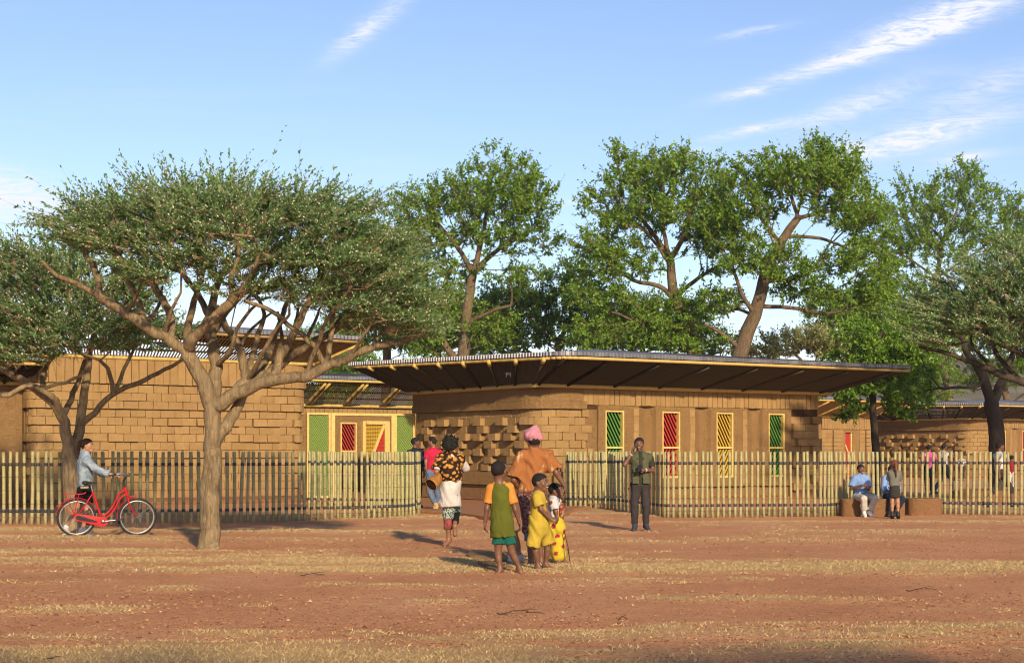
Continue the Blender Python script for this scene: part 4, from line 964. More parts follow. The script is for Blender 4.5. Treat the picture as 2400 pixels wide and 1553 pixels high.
    for (nx, ny, q, r0) in [(643, 888, [(670, 830, .3), (690, 770, .5), (700, 720, .7)], .045), (714, 882, [(740, 820, -.6), (760, 760, -.9), (800, 705, -1.1)], .045), (600, 900, [(640, 850, .6), (660, 790, .9), (650, 730, 1.1)], .05), (578, 893, [(610, 840, -.3), (640, 780, -.6), (680, 735, -.9)], .045), (820, 838, [(850, 790, -.8), (880, 740, -1.)], .035), (880, 812, [(900, 770, -.2), (935, 735, -.1)], .03),
                           (700, 822, [(730, 770, .8), (750, 720, 1.2)], .04), (505, 860, [(540, 820, -.3), (560, 760, -.6), (600, 715, -.8)], .045), (438, 826, [(470, 770, .6), (500, 720, .9), (510, 680, 1.1)], .045), (385, 790, [(400, 730, -.7), (425, 685, -.9)], .038), (300, 738, [(320, 690, -.8), (335, 650, -.9)], .035), (780, 776, [(800, 740, .9), (835, 705, 1.1)], .035), (560, 815, [(590, 770, 1.), (640, 730, 1.4)], .035), (340, 762, [(372, 720, .4), (380, 670, .6)], .04)]:
        T.limb(q, r0, r0 * .45, T.near(nx, ny))
    pts = T.crown(blobs, 680, .5); T.grow(pts, .18, .4, 2.9, .0085)
    c = T.w(510, 830, 0)
    f = foliage(T, T.tips, 8, 20, .82, .068, .031, c, .08, .50, .42, 0., .10, .0036, .05, .85)
    return make_tree('acacia_tree', T, 'large flat-topped acacia standing alone in front of the left fence', GA_, 'bark_acacia', 'leaf_acacia', f, .013)
acacia = big_acacia()
def left_acacia():
    T = Tree(30.2, 8)
    tr = T.limb([(172, 1240, 0), (171, 1181, 0), (166, 1082, 0)], .21, .17)
    L_ = T.limb([(157, 1030, -.1), (148, 978, -.2), (106, 929, -.3), (60, 895, -.4), (25, 878, -.5), (-30, 830, -.5)], .125, .05, tr[-1])
    T.limb([(125, 930, -.5), (69, 904, -.6), (10, 927, -.7), (-40, 900, -.8)], .07, .04, T.near(140, 968)); T.limb([(100, 880, .2), (122, 830, .4), (140, 770, .5)], .06, .03, T.near(106, 929)); T.limb([(165, 935, .3), (190, 880, .5), (215, 800, .6)], .07, .035, T.near(150, 980))
    R_ = T.limb([(180, 1040, .1), (187, 998, .1), (195, 941, .2), (205, 875, .3), (215, 800, .4), (240, 740, .5)], .12, .05, tr[-1])
    T.limb([(225, 965, -.1), (266, 922, -.2), (340, 890, -.3), (400, 860, -.4), (440, 835, -.4)], .07, .03, T.near(188, 995)); T.limb([(300, 850, -.1), (320, 800, 0)], .045, .025, T.near(266, 922)); T.limb([(255, 870, -.4), (235, 845, -.5)], .05, .03, T.near(266, 922)); T.limb([(140, 900, -.8), (190, 880, -1.1)], .04, .03, T.near(80, 905))
    blobs = [(60, 640, 140, 65, 0, 2.5), (-20, 720, 150, 70, 0, 2.5), (180, 690, 130, 75, .3, 2.6), (300, 720, 95, 65, .3, 2.2), (80, 780, 160, 60, -.3, 2.5), (-60, 800, 150, 60, 0, 2.), (330, 790, 100, 38, .2, 1.7), (200, 790, 110, 40, -.4, 2.), (60, 845, 110, 20, -.6, 1.5)]
    T.grow(T.crown(blobs, 520), .2, .45, 3., .0085)
    f = foliage(T, T.tips, 8, 20, .85, .080, .035, T.w(170, 900, 0), .14, .50, .45, 0., .11, .0045, .08, .85)
    return make_tree('acacia_tree', T, 'acacia with a low fork at the left edge behind the woman with the bicycle', GA_, 'bark_acacia', 'leaf_acacia', f, .016)
left_acacia()
def right_acacia():
    T = Tree(41., 21)
    tr = T.limb([(2540, 1200, 0), (2536, 1100, 0), (2530, 1000, 0), (2520, 930, 0)], .3, .23)
    m1 = T.limb([(2470, 915, -.2), (2400, 895, -.3), (2340, 875, -.4), (2285, 852, -.5), (2220, 827, -.6), (2154, 812, -.7)], .15, .04, tr[-1]); T.limb([(2460, 870, -.6), (2400, 830, -.8), (2330, 800, -1.), (2280, 760, -1.)], .11, .04, tr[-1]); T.limb([(2300, 835, -.3), (2275, 800, -.2)], .06, .04, T.near(2340, 875)); T.limb([(2350, 850, -.2), (2330, 810, 0), (2310, 770, .1)], .07, .04, T.near(2400, 895))
    T.limb([(2480, 840, .3), (2440, 780, .5), (2400, 720, .6)], .13, .05, tr[-1]); T.limb([(2580, 850, .3), (2640, 780, .5), (2700, 720, .6)], .15, .05, tr[-1])
    blobs = [(2220, 740, 85, 45, -.2, 2.), (2200, 800, 75, 22, -.4, 1.5), (2290, 690, 100, 70, 0, 2.5), (2380, 650, 100, 80, .2, 2.8), (2330, 760, 120, 45, -.3, 2.6), (2450, 720, 120, 90, 0, 3.), (2560, 690, 130, 100, 0, 3.), (2660, 740, 130, 80, 0, 2.5), (2430, 800, 100, 25, -.4, 2.)]
    T.grow(T.crown(blobs, 520), .2, .5, 3., .010)
    f = foliage(T, T.tips, 9, 20, 1.0, .10, .045, T.w(2500, 900, 0), .14, .50, .45, 0., .11, .0055, .06, .85)
    return make_tree('acacia_tree', T, 'dark shaded acacia reaching in from the right edge with no trunk in view', GA_, 'bark_dark', 'leaf_acacia', f, .02)
right_acacia()
GB_ = 'green broadleaf trees behind the houses'
def broad(Y, seed, trunk, limbs, blobs, n, label, barkm='bark_grey', leafm='leaf_green', fl=(6, 11, .66, .145, .076), minz=2.5, name='broadleaf_tree', up=.25, tip=.010, step=.6, group=GB_, spread=1.0, spiky=.12):
    T = Tree(Y, seed); T.limb(trunk[0], trunk[1], trunk[2])
    for (px, py, pts, r0, r1) in limbs: T.limb(pts, r0, r1, T.near(px, py))
    blobs = [(a, b, c * 1.3, d * 1.14, e, f) for (a, b, c, d, e, f) in blobs]; T.grow(T.crown(blobs, int(n * 1.2), .42), .3, step, minz, tip)
    c = np.mean([T.pos[t] for t in T.tips], axis=0) - (0, 0, 1.5)
    f = foliage(T, T.tips, fl[0], fl[1], fl[2], fl[3], fl[4], c, up, spread, .9, .25, 0., .007, spiky)
    return make_tree(name, T, label, group, barkm, leafm, f, 0)
b1 = broad(63, 31, ([(1065, 1146, 0), (1068, 1000, 0), (1085, 850, 0), (1092, 760, 0), (1108, 640, 0)], .34, .18),
      [(1108, 645, [(1080, 590, -.3), (1040, 540, -.5), (1000, 500, -.6)], .12, .05), (1108, 640, [(1160, 590, .2), (1210, 560, .4), (1250, 530, .4)], .12, .05), (1108, 640, [(1125, 580, .3), (1140, 500, .6), (1150, 430, .6)], .14, .05), (1090, 770, [(1150, 730, -.5), (1200, 715, -.8)], .1, .05), (1075, 850, [(1040, 800, .3), (1035, 700, .6), (1060, 620, .8)], .16, .07)],
      [(1160, 430, 95, 75, 0, 2.6), (1080, 480, 110, 65, 0, 2.6), (990, 490, 60, 50, 0, 1.8), (1220, 490, 75, 70, 0, 2.3), (1000, 560, 50, 45, 0, 1.8), (1240, 560, 65, 40, 0, 2.), (1110, 560, 100, 40, 0, 2.5), (1050, 640, 60, 40, .5, 2.), (1200, 640, 70, 20, 0, 2.), (1040, 720, 60, 45, .5, 2.), (1130, 760, 60, 45, .8, 2.), (1010, 800, 50, 30, .8, 1.6)], 470, 'tall rounded tree behind the gate with a forked trunk and open crown')
broad(74, 32, ([(900, 1131, 0), (905, 900, 0), (910, 760, 0)], .3, .16), [(910, 765, [(880, 680, 0), (870, 600, 0)], .12, .05), (910, 765, [(950, 680, .3), (960, 600, .4)], .1, .05)],
      [(880, 590, 70, 62, 0, 2.5), (950, 620, 60, 62, 0, 2.4), (1000, 700, 60, 60, 0, 2.4), (840, 650, 80, 60, 0, 2.4), (930, 700, 80, 60, 0, 2.4), (880, 770, 60, 40, 0, 2.), (950, 800, 60, 28, 0, 1.8)], 400, 'tree half hidden behind the right side of the large acacia', 'bark_grey', 'leaf_green', (6, 10, .7, .16, .082))
broad(70, 33, ([(1290, 1135, 0), (1300, 950, 0), (1310, 800, 0)], .26, .14), [(1310, 805, [(1250, 740, 0), (1220, 700, 0)], .1, .05), (1310, 805, [(1350, 720, 0), (1350, 660, 0)], .1, .05)],
      [(1190, 740, 80, 60, 0, 2.4), (1270, 720, 90, 72, 0, 2.6), (1350, 700, 75, 75, .2, 2.4), (1420, 760, 80, 55, 0, 2.4), (1250, 800, 130, 32, -.5, 2.4), (1160, 815, 90, 22, -.4, 2.), (1340, 640, 30, 22, 0, 1.), (1150, 765, 65, 50, 0, 2.2), (1205, 695, 55, 45, 0, 2.)], 500, 'low dense tree above the middle of the main roof', 'bark_grey', 'leaf_deep', (6, 10, .66, .15, .08))
b3 = broad(60, 34, ([(1640, 1148, 0), (1636, 900, 0), (1620, 800, 0), (1600, 740, 0), (1578, 680, 0), (1570, 610, 0)], .34, .16),
      [(1590, 705, [(1545, 670, -.4), (1490, 660, -.7), (1445, 630, -.8)], .11, .05), (1570, 615, [(1540, 560, .2), (1500, 510, .2), (1470, 480, .2)], .11, .05), (1570, 615, [(1600, 560, -.2), (1620, 500, -.2), (1640, 440, -.2)], .11, .05), (1585, 690, [(1640, 650, .5), (1690, 620, .6)], .10, .05), (1570, 615, [(1555, 540, 0), (1560, 460, 0)], .1, .05), (1625, 810, [(1560, 755, -.8), (1500, 755, -1.), (1450, 735, -1.2)], .10, .04), (1570, 620, [(1510, 540, -.3), (1460, 530, -.5)], .07, .03)],
      [(1490, 420, 70, 45, 0, 2.2), (1590, 410, 85, 55, 0, 2.5), (1470, 500, 95, 70, 0, 2.5), (1410, 580, 55, 60, 0, 2.), (1600, 500, 95, 60, 0, 2.5), (1660, 560, 55, 75, 0, 2.2), (1470, 620, 90, 40, 0, 2.4), (1590, 720, 85, 42, -.8, 2.), (1420, 690, 75, 40, -.4, 2.), (1460, 365, 18, 26, 0, .6), (1690, 440, 40, 30, 0, 1.2), (1460, 770, 120, 45, -.8, 2.2), (1620, 790, 90, 28, -.8, 1.8)], 620, 'tall tree above the main roof with a bent trunk, left of the pair')
b4 = broad(58, 35, ([(1715, 1151, 0), (1720, 900, 0), (1745, 800, 0), (1775, 720, 0), (1795, 640, 0), (1830, 570, 0), (1870, 510, 0)], .36, .14),
      [(1775, 730, [(1740, 690, -.3), (1720, 640, -.4)], .1, .06), (1790, 660, [(1850, 655, -.3), (1900, 640, -.5)], .09, .05), (1870, 512, [(1850, 450, .2), (1830, 410, .2)], .08, .04), (1870, 512, [(1920, 500, -.2), (1980, 490, -.4)], .09, .04), (1830, 575, [(1790, 520, .3), (1760, 480, .3)], .09, .04), (1785, 715, [(1850, 720, .4), (1930, 735, .5), (1980, 725, .5)], .09, .04), (1775, 735, [(1730, 725, .6), (1700, 730, .8)], .07, .04), (1870, 520, [(1890, 440, .2), (1930, 400, .2)], .07, .04), (1740, 810, [(1690, 780, -.3), (1650, 760, -.4)], .1, .05), (1850, 560, [(1930, 560, .3), (2000, 590, .4)], .08, .04)],
      [(1810, 420, 80, 50, 0, 2.2), (1900, 410, 85, 55, 0, 2.4), (1970, 400, 55, 50, 0, 1.8), (1770, 490, 65, 60, 0, 2.2), (1960, 480, 75, 50, 0, 2.2), (2020, 520, 55, 60, 0, 2.), (1760, 600, 75, 45, -.3, 2.2), (1860, 620, 75, 40, -.3, 2.2), (2010, 610, 75, 40, .2, 2.), (1920, 350, 22, 24, 0, .6), (1880, 680, 60, 24, .4, 1.6), (1690, 530, 45, 55, .2, 1.6), (1700, 700, 50, 24, 0, 1.4), (2020, 690, 60, 40, .4, 1.6)], 600, 'tallest tree above the main roof with a leaning trunk, right of the pair')
b5 = broad(100, 36, ([(2112, 1140, 0), (2115, 900, 0), (2150, 760, 0), (2195, 650, 0), (2208, 560, 0)], .26, .12),
      [(2208, 565, [(2170, 520, 0), (2140, 480, 0)], .08, .04), (2208, 565, [(2240, 500, 0), (2250, 450, 0)], .08, .04), (2208, 640, [(2120, 600, -.4), (2080, 590, -.5)], .08, .04), (2208, 640, [(2290, 590, .2), (2330, 560, .2)], .08, .04)],
      [(2150, 520, 75, 55, 0, 2.4), (2250, 470, 80, 60, 0, 2.4), (2260, 410, 35, 25, 0, 1.), (2310, 540, 75, 50, 0, 2.2), (2210, 580, 90, 40, 0, 2.4), (2090, 600, 75, 50, 0, 2.2), (2120, 690, 90, 55, 0, 2.2), (2060, 760, 75, 60, -.3, 2.), (2180, 760, 80, 55, 0, 2.2), (2120, 455, 22, 26, 0, .7), (2380, 520, 55, 55, .4, 1.8), (2400, 590, 70, 50, .4, 1.8), (2080, 850, 60, 50, 0, 2.), (2140, 830, 70, 40, 0, 2.)], 600, 'broad leafy tree behind the right acacia', 'bark_grey', 'leaf_green', (7, 11, 1.0, .21, .11), step=.9, tip=.014)
# small tree standing before the far doorway
broad(54, 37, ([(2054, 1173, 0), (2052, 1050, 0), (2046, 960, 0), (2050, 860, 0), (2062, 780, 0)], .16, .07), [(2047, 965, [(2090, 985, -.2), (2115, 965, -.3)], .04, .025), (2048, 900, [(2000, 870, 0), (1970, 880, 0)], .05, .025), (2055, 830, [(2100, 790, 0), (2130, 800, 0)], .05, .025)],
      [(1985, 900, 55, 50, 0, 1.2), (2050, 900, 55, 60, 0, 1.3), (2115, 930, 50, 50, 0, 1.2), (2050, 830, 80, 45, 0, 1.4), (2120, 840, 60, 60, 0, 1.3), (1990, 960, 40, 16, 0, .8), (2010, 800, 45, 40, 0, 1.)], 200, 'small tree with hanging leaves right of the main house roof corner', 'bark_dark', 'leaf_green', (8, 9, .5, .165, .088), 1.9, tip=.007, step=.45, up=.0)
# dark forked tree behind the right fence
broad(48.5, 38, ([(2337, 1160, 0), (2337, 1060, 0), (2334, 1000, 0), (2322, 945, 0)], .27, .23),
      [(2322, 945, [(2304, 883, -.1), (2285, 850, -.2), (2267, 827, -.3), (2255, 790, -.3)], .17, .08), (2322, 948, [(2341, 911, .1), (2352, 880, .2), (2366, 849, .3), (2385, 800, .4)], .17, .08), (2304, 885, [(2290, 905, -.3), (2230, 908, -.4), (2180, 912, -.4), (2157, 920, -.4)], .06, .03), (2200, 908, [(2175, 870, -.4), (2160, 840, -.5)], .03, .02)],
      [(2260, 760, 80, 30, .6, 1.6), (2360, 760, 80, 30, .6, 1.8), (2440, 770, 90, 50, .6, 2.), (2165, 880, 30, 28, -.4, .7), (2150, 925, 25, 14, -.4, .5), (2395, 850, 20, 24, .4, .8)], 120, 'dark forked tree trunk rising from the round seat behind the right fence', 'bark_dark', 'leaf_deep', (6, 8, .4, .13, .065), 2.6, tip=.008)
broad(72, 41, ([(1500, 1133, 0), (1500, 900, 0), (1505, 830, 0)], .2, .12), [], [(1440, 790, 90, 40, 0, 2.4), (1540, 790, 80, 40, 0, 2.2), (1490, 740, 70, 40, 0, 2.2), (1640, 800, 80, 30, 0, 2.), (1590, 760, 60, 40, 0, 2.)], 380, 'low dense tree behind the bent trunk above the main roof', 'bark_grey', 'leaf_deep', (6, 10, .66, .15, .08), 2.)
broad(99, 42, ([(1990, 1135, 0), (1990, 900, 0), (1995, 820, 0)], .2, .12), [], [(1960, 730, 60, 50, 0, 2.), (2030, 740, 80, 60, 0, 2.4), (2000, 800, 90, 40, 0, 2.2)], 260, 'low leafy tree above the right end of the main roof', 'bark_grey', 'leaf_green', (7, 11, .95, .21, .11), 2., step=.9, tip=.014)
broad(76, 43, ([(1030, 1129, 0), (1030, 900, 0), (1030, 850, 0)], .2, .12), [], [(990, 790, 70, 34, 0, 2.2), (1070, 800, 70, 34, 0, 2.2), (1120, 770, 50, 40, 0, 2.), (1050, 730, 60, 40, 0, 2.)], 380, 'low leafy tree directly behind the left tip of the main roof', 'bark_grey', 'leaf_green', (6, 10, .66, .15, .08), 2.)
# pale flowering shrub behind the roof
broad(66, 39, ([(1900, 1139, 0), (1900, 950, 0), (1900, 880, 0)], .15, .08), [], [(1880, 805, 85, 32, 0, 2.), (1960, 815, 60, 28, 0, 1.6), (1790, 825, 60, 20, 0, 1.6)], 170, 'pale cream flowering bush above the right half of the main roof', 'bark_grey', 'leaf_pale', (8, 9, .5, .12, .07), 1.5, 'flowering_bush')
GF_ = 'hazy trees far behind the houses'
far = [(b5, 810, 840, 118, .95, 1.1), (b3, 700, 850, 130, .9, 2.2), (b4, 980, 905, 140, .8, .4), (b3, 2230, 870, 118, 1.05, 5.), (b1, 2100, 880, 128, 1., .9), (b4, 2370, 875, 122, 1., 1.9)]
labs = ['far hazy tree above the roof of the house behind the gate', 'far hazy tree behind the large acacia crown', 'far hazy tree left of the tall tree behind the gate', 'far hazy tree seen left of the dark forked trunk', 'far hazy tree behind the small tree at the roof corner', 'far hazy tree seen right of the dark forked trunk']
for (src, px, py, Y, s_, rz), lb in zip(far, labs): p = Wp(px, py, Y); copy_tree(src, (p[0], Y, -.2), rz, s_, lb, GF_)
# trees standing behind the viewer, whose crowns shade the foreground
for k, (x, y, s_, rz) in enumerate([(1.2, -6.4, 1.15, .4), (7.2, -6.2, 1.2, 2.1)]):
    copy_tree(acacia, (x, y, 0), rz, s_, ['acacia behind the viewer, left of the middle', 'acacia behind the viewer, right of the middle', 'acacia just outside the right edge of the view, nearest to it', 'acacia outside the right edge of the view, nearest to the viewer', 'acacia farthest outside the right edge of the view'][k], 'acacias outside the view shading the ground and fence')
print('trees', time.time() - T00)
# ------------------------------------------------------------------ people: smooth fields meshed into continuous figures
class Field:
    def __init__(s): s.p = []; s.cuts = []; s.nz = []
    def cone(s, a, b, ra, rb, k=.02, flat=None, cap=False): s.p.append(('c', np.asarray(a, float), np.asarray(b, float), ra, rb, k, flat, cap)); return s
    def ell(s, c, rad, ax, k=.02): s.p.append(('e', np.asarray(c, float), np.asarray(rad, float), np.asarray(ax, float), 0, k, None)); return s
    def cut(s, n, p0): s.cuts.append((unit(n), np.asarray(p0, float))); return s
    def noise(s, amp, f, seed=0): s.nz.append((amp, f, seed)); return s
    def mesh(s, h):
        lo = np.full(3, 1e9); hi = -lo
        for q in s.p:
            if q[0] == 'c': m = max(q[3], q[4]); pts = (q[1], q[2])
            else: m = q[2].max(); pts = (q[1],)
            for x in pts: lo = np.minimum(lo, x - m); hi = np.maximum(hi, x + m)
        lo -= 3 * h + .01; hi += 3 * h + .01; n = np.ceil((hi - lo) / h).astype(int) + 1
        F = np.full(n, .3, np.float32)
        ax = [lo[i] + np.arange(n[i]) * h for i in range(3)]
        for q in s.p:
            if q[0] == 'c': m = max(q[3], q[4]) + .05 + q[5]; l_ = np.minimum(q[1], q[2]) - m; h_ = np.maximum(q[1], q[2]) + m
            else: m = q[2].max() + .05 + q[5]; l_ = q[1] - m; h_ = q[1] + m
            a0 = np.clip(np.floor((l_ - lo) / h).astype(int), 0, n - 1); a1 = np.clip(np.ceil((h_ - lo) / h).astype(int) + 1, 1, n)
            sl = tuple(slice(a0[i], a1[i]) for i in range(3)); X, Y, Z = np.meshgrid(ax[0][sl[0]], ax[1][sl[1]], ax[2][sl[2]], indexing='ij')
            if q[0] == 'c':
                a, b, ra, rb, k, flat, cap = q[1:]; ba = b - a; L2 = max(ba @ ba, 1e-9); px, py, pz = X - a[0], Y - a[1], Z - a[2]
                tt = (px * ba[0] + py * ba[1] + pz * ba[2]) / L2; t = np.clip(tt, 0, 1.6 if cap else 1); px = px - ba[0] * t; py = py - ba[1] * t; pz = pz - ba[2] * t
                if flat is not None:
                    fa, fk = flat; dd = (px * fa[0] + py * fa[1] + pz * fa[2]) * (fk - 1); px = px + fa[0] * dd; py = py + fa[1] * dd; pz = pz + fa[2] * dd
                d = np.sqrt(px * px + py * py + pz * pz) - (ra + (rb - ra) * np.minimum(t, 1))
                if flat is not None: d = d / (1 + (flat[1] - 1) * .4)
                if cap: d = np.maximum(d, (tt - 1) * math.sqrt(L2))
            else:
                c, rad, A, _, k, _ = q[1:]; px, py, pz = X - c[0], Y - c[1], Z - c[2]; s2 = 0
                for i in range(3): s2 = s2 + ((px * A[i][0] + py * A[i][1] + pz * A[i][2]) / rad[i]) ** 2
                d = (np.sqrt(s2) - 1) * rad.min()
            o = F[sl]; hh = np.maximum(k - np.abs(o - d), 0) / k; F[sl] = np.minimum(o, d) - hh * hh * k * .25
        if s.nz or s.cuts:
            X, Y, Z = np.meshgrid(*ax, indexing='ij')
            for amp, f, sd in s.nz:
                u = X * f + 1.7 * np.sin(Z * f * .45 + sd) + sd; v = Y * f * 1.1 + 1.3 * np.sin(Z * f * .6 + 2 * sd); w_ = Z * f * .55 + 1.5 * np.sin(X * f * .8 + sd * 1.7)
                F += amp * (np.sin(u + .8 * np.sin(w_)) * np.cos(v * .7 + w_) + .5 * np.sin(w_ * 2.1 + u * 1.3))
            for nn, p0 in s.cuts: F = np.maximum(F, -((X - p0[0]) * nn[0] + (Y - p0[1]) * nn[1] + (Z - p0[2]) * nn[2]))
        return nets(F, lo, h)
_E = [((0, 0, 0), (1, 0, 0)), ((0, 1, 0), (1, 1, 0)), ((0, 0, 1), (1, 0, 1)), ((0, 1, 1), (1, 1, 1)), ((0, 0, 0), (0, 1, 0)), ((1, 0, 0), (1, 1, 0)), ((0, 0, 1), (0, 1, 1)), ((1, 0, 1), (1, 1, 1)), ((0, 0, 0), (0, 0, 1)), ((1, 0, 0), (1, 0, 1)), ((0, 1, 0), (0, 1, 1)), ((1, 1, 0), (1, 1, 1))]
def nets(F, lo, h):
    S = F < 0; n = np.array(F.shape) - 1
    def c(A, o): return A[o[0]:o[0] + n[0], o[1]:o[1] + n[1], o[2]:o[2] + n[2]]
    tot = sum(c(S, o).astype(np.int8) for o in ((0, 0, 0), (1, 0, 0), (0, 1, 0), (1, 1, 0), (0, 0, 1), (1, 0, 1), (0, 1, 1), (1, 1, 1)))
    I = np.argwhere((tot > 0) & (tot < 8)); idx = np.full(tuple(n), -1, np.int64); idx[I[:, 0], I[:, 1], I[:, 2]] = np.arange(len(I))
    acc = np.zeros((len(I), 3)); cnt = np.zeros(len(I))
    for a, b in _E:
        fa = F[I[:, 0] + a[0], I[:, 1] + a[1], I[:, 2] + a[2]].astype(float); fb = F[I[:, 0] + b[0], I[:, 1] + b[1], I[:, 2] + b[2]].astype(float); x = (fa < 0) != (fb < 0)
        t = np.where(x, fa / np.where(x, fa - fb, 1), 0); A = np.array(a, float); B = np.array(b, float); acc += (A + (B - A) * t[:, None]) * x[:, None]; cnt += x
    V = lo + (I + acc / np.maximum(cnt, 1)[:, None]) * h; Q = []
    for d in range(3):
        e = [0, 0, 0]; e[d] = 1; sl0 = [slice(1, -1)] * 3; sl0[d] = slice(0, F.shape[d] - 1); sl1 = list(sl0); sl1[d] = slice(1, F.shape[d])
        s0 = S[tuple(sl0)]; s1 = S[tuple(sl1)]; C = np.argwhere(s0 != s1)
        if not len(C): continue
        ins = s0[C[:, 0], C[:, 1], C[:, 2]]; off = np.array([1, 1, 1]); off[d] = 0; C = C + off; u, v = [(1, 2), (2, 0), (0, 1)][d]
        def g(du, dv): K = C.copy(); K[:, u] -= du; K[:, v] -= dv; return idx[K[:, 0], K[:, 1], K[:, 2]]
        q = np.stack([g(1, 1), g(0, 1), g(0, 0), g(1, 0)], 1); q[~ins] = q[~ins][:, ::-1]; Q.append(q[(q >= 0).all(1)])
    return V, np.vstack(Q)
UPV = np.array((0, 0, 1.))
SK = {'dark': skin('dark_brown_skin', (.135, .062, .034)), 'brown': skin('brown_skin', (.22, .105, .056)), 'tan': skin('tan_skin', (.36, .175, .095))}
HAIRM = plain('black_hair', (.012, .010, .009), .8, .25, 0, .4, .6, 120); HAIRB = plain('brown_hair', (.020, .011, .007), .85, .1, 0, .5, .5, 60); HAIRR = plain('auburn_hair', (.12, .035, .014), .5, .4, 0, .4, .5, 60)
EYEW = plain('eye_white', (.42, .39, .35), .3, .5, 0, .05); EYED = plain('eye_dark', (.01, .008, .006), .2, .5, 0, .05); TEETH = plain('teeth', (.48, .45, .40), .4, .4, 0, .05)
class Person:
    """joints given in photograph pixels at the person's own distance Y, with a depth offset per joint"""
    def __init__(s, label, Y, z0, J, look, hs=1., b=1., skin='dark', voxel=.015, group=None, lean=0., hscale=None):
        s.Y = Y; s.P = {}; s.b = b; s.hs = hs; s.vx = voxel; s.skin = SK[skin]
        for k, v in J.items(): s.P[k] = Wp(v[0], v[1], Y + (v[2] if len(v) > 2 else 0.))
        P = s.P; feet = (P['la'] + P['ra']) / 2; s.o = np.array((feet[0], feet[1], z0)); s.root = empty('person', s.o, label, 'person', group)
        if 'nk' not in P: P['nk'] = (P['ls'] + P['rs']) / 2 + UPV * .05
        s.lat = unit(P['rs'] - P['ls']); s.dep = unit(np.cross(s.lat, UPV)); s.dep[2] = 0; s.dep = unit(s.dep)
        a = math.radians(look[0]); e = math.radians(look[1] if len(look) > 1 else 0); s.hf = np.array((math.sin(a) * math.cos(e), -math.cos(a) * math.cos(e), math.sin(e))); s.hr = unit(np.cross(s.hf, UPV)); s.hu = np.cross(s.hr, s.hf)
        s.bodyV = []; s.bodyQ = []; s.nb = 0
    def add(s, F, h=None):
        V, Q = F.mesh(h or s.vx * 1.15); s.bodyV.append(V); s.bodyQ.append(Q + s.nb); s.nb += len(V)
    def wear(s, F, name, mat, h=None, parent=None):
        V, Q = F.mesh(h or s.vx); return obj(name, mesh_np(name, V - s.o, Q, None, [mat], None, True), parent or s.root)
    def chest(s): return s.P['nk'] * .72 + s.P['pv'] * .28
    def torso(s, F, off=0., low=None, rl=None, k=.05, rc=.135, fl=1.32):
        P, b = s.P, s.b; flat = (s.dep, fl); ch = s.chest(); lo = P['pv'] if low is None else low
        F.cone(ch, lo, (rc * b + off), ((.135 * b if rl is None else rl) + off), k, flat, off > 0)
        sh = (P['ls'] + P['rs']) / 2
        F.cone(P['ls'] * .82 + sh * .18 - UPV * .02, P['rs'] * .82 + sh * .18 - UPV * .02, .068 * b + off, .068 * b + off, k)
        F.cone(P['nk'] + UPV * .0, ch, .062 * b + off * .8, .10 * b + off, .05)
        return F
    def arm(s, F, sd, f=1., r=(.05, .041, .028), off=0., k=.02, slack=0.):
        """f: 0..1 shoulder to elbow, 1..2 elbow to wrist"""
        P, b = s.P, s.b; a, e, w_ = P[sd + 's'], P[sd + 'e'], P[sd + 'w']; a = a - UPV * .01
        f1 = min(f, 1); q = a + (e - a) * f1; F.cone(a, q, r[0] * b + off, (r[0] + (r[1] - r[0]) * f1) * b + off + slack * (f <= 1), k, None, off > 0 and f <= 1)
        if f > 1: f2 = f - 1; q = e + (w_ - e) * f2; F.cone(e, q, r[1] * b + off, (r[1] + (r[2] - r[1]) * f2) * b + off + slack, k, None, off > 0)
        return F
    def leg(s, F, sd, f=2., r=(.080, .053, .036), off=0., k=.025, slack=0., a0=0.):
        P, b = s.P, s.b; a, e, w_ = P[sd + 'h'], P[sd + 'k'], P[sd + 'a']
        f1 = min(f, 1); q = a + (e - a) * f1; F.cone(a, q, r[0] * b + off, (r[0] + (r[1] - r[0]) * f1) * b + off + slack * (f <= 1), k, None, off > 0 and f <= 1)
        if f > 1:
            f2 = f - 1; q = e + (w_ - e) * f2; calf = e + (w_ - e) * .3; 
            F.cone(e, q, r[1] * b + off, (r[1] + (r[2] - r[1]) * f2) * b + off + slack, k, None, off > 0)
            if off == 0: F.cone(calf, calf + (w_ - e) * .12, .050 * b, .046 * b, .02)
        return F
    def foot(s, F, sd, off=0., k=.02, r=.034):
        P, b = s.P, s.b; a, t = P[sd + 'a'], P[sd + 't']; d = unit((t - a) * [1, 1, 0]); fz = max(t[2], s.o[2] + .02) ; heel = np.array((a[0], a[1], min(a[2], fz + .06))) - d * .03 * b; heel[2] = min(heel[2], a[2] - .02)
        ball = t - d * .05 * b; ball[2] = t[2] + .004
        F.cone(a, heel, .036 * b + off, .034 * b + off, k); F.cone(heel, ball, .034 * b + off, .032 * b + off, k); F.cone(ball, t, .032 * b + off, .024 * b + off, k); F.cone(a, ball, .034 * b + off, .028 * b + off, k)
        return F
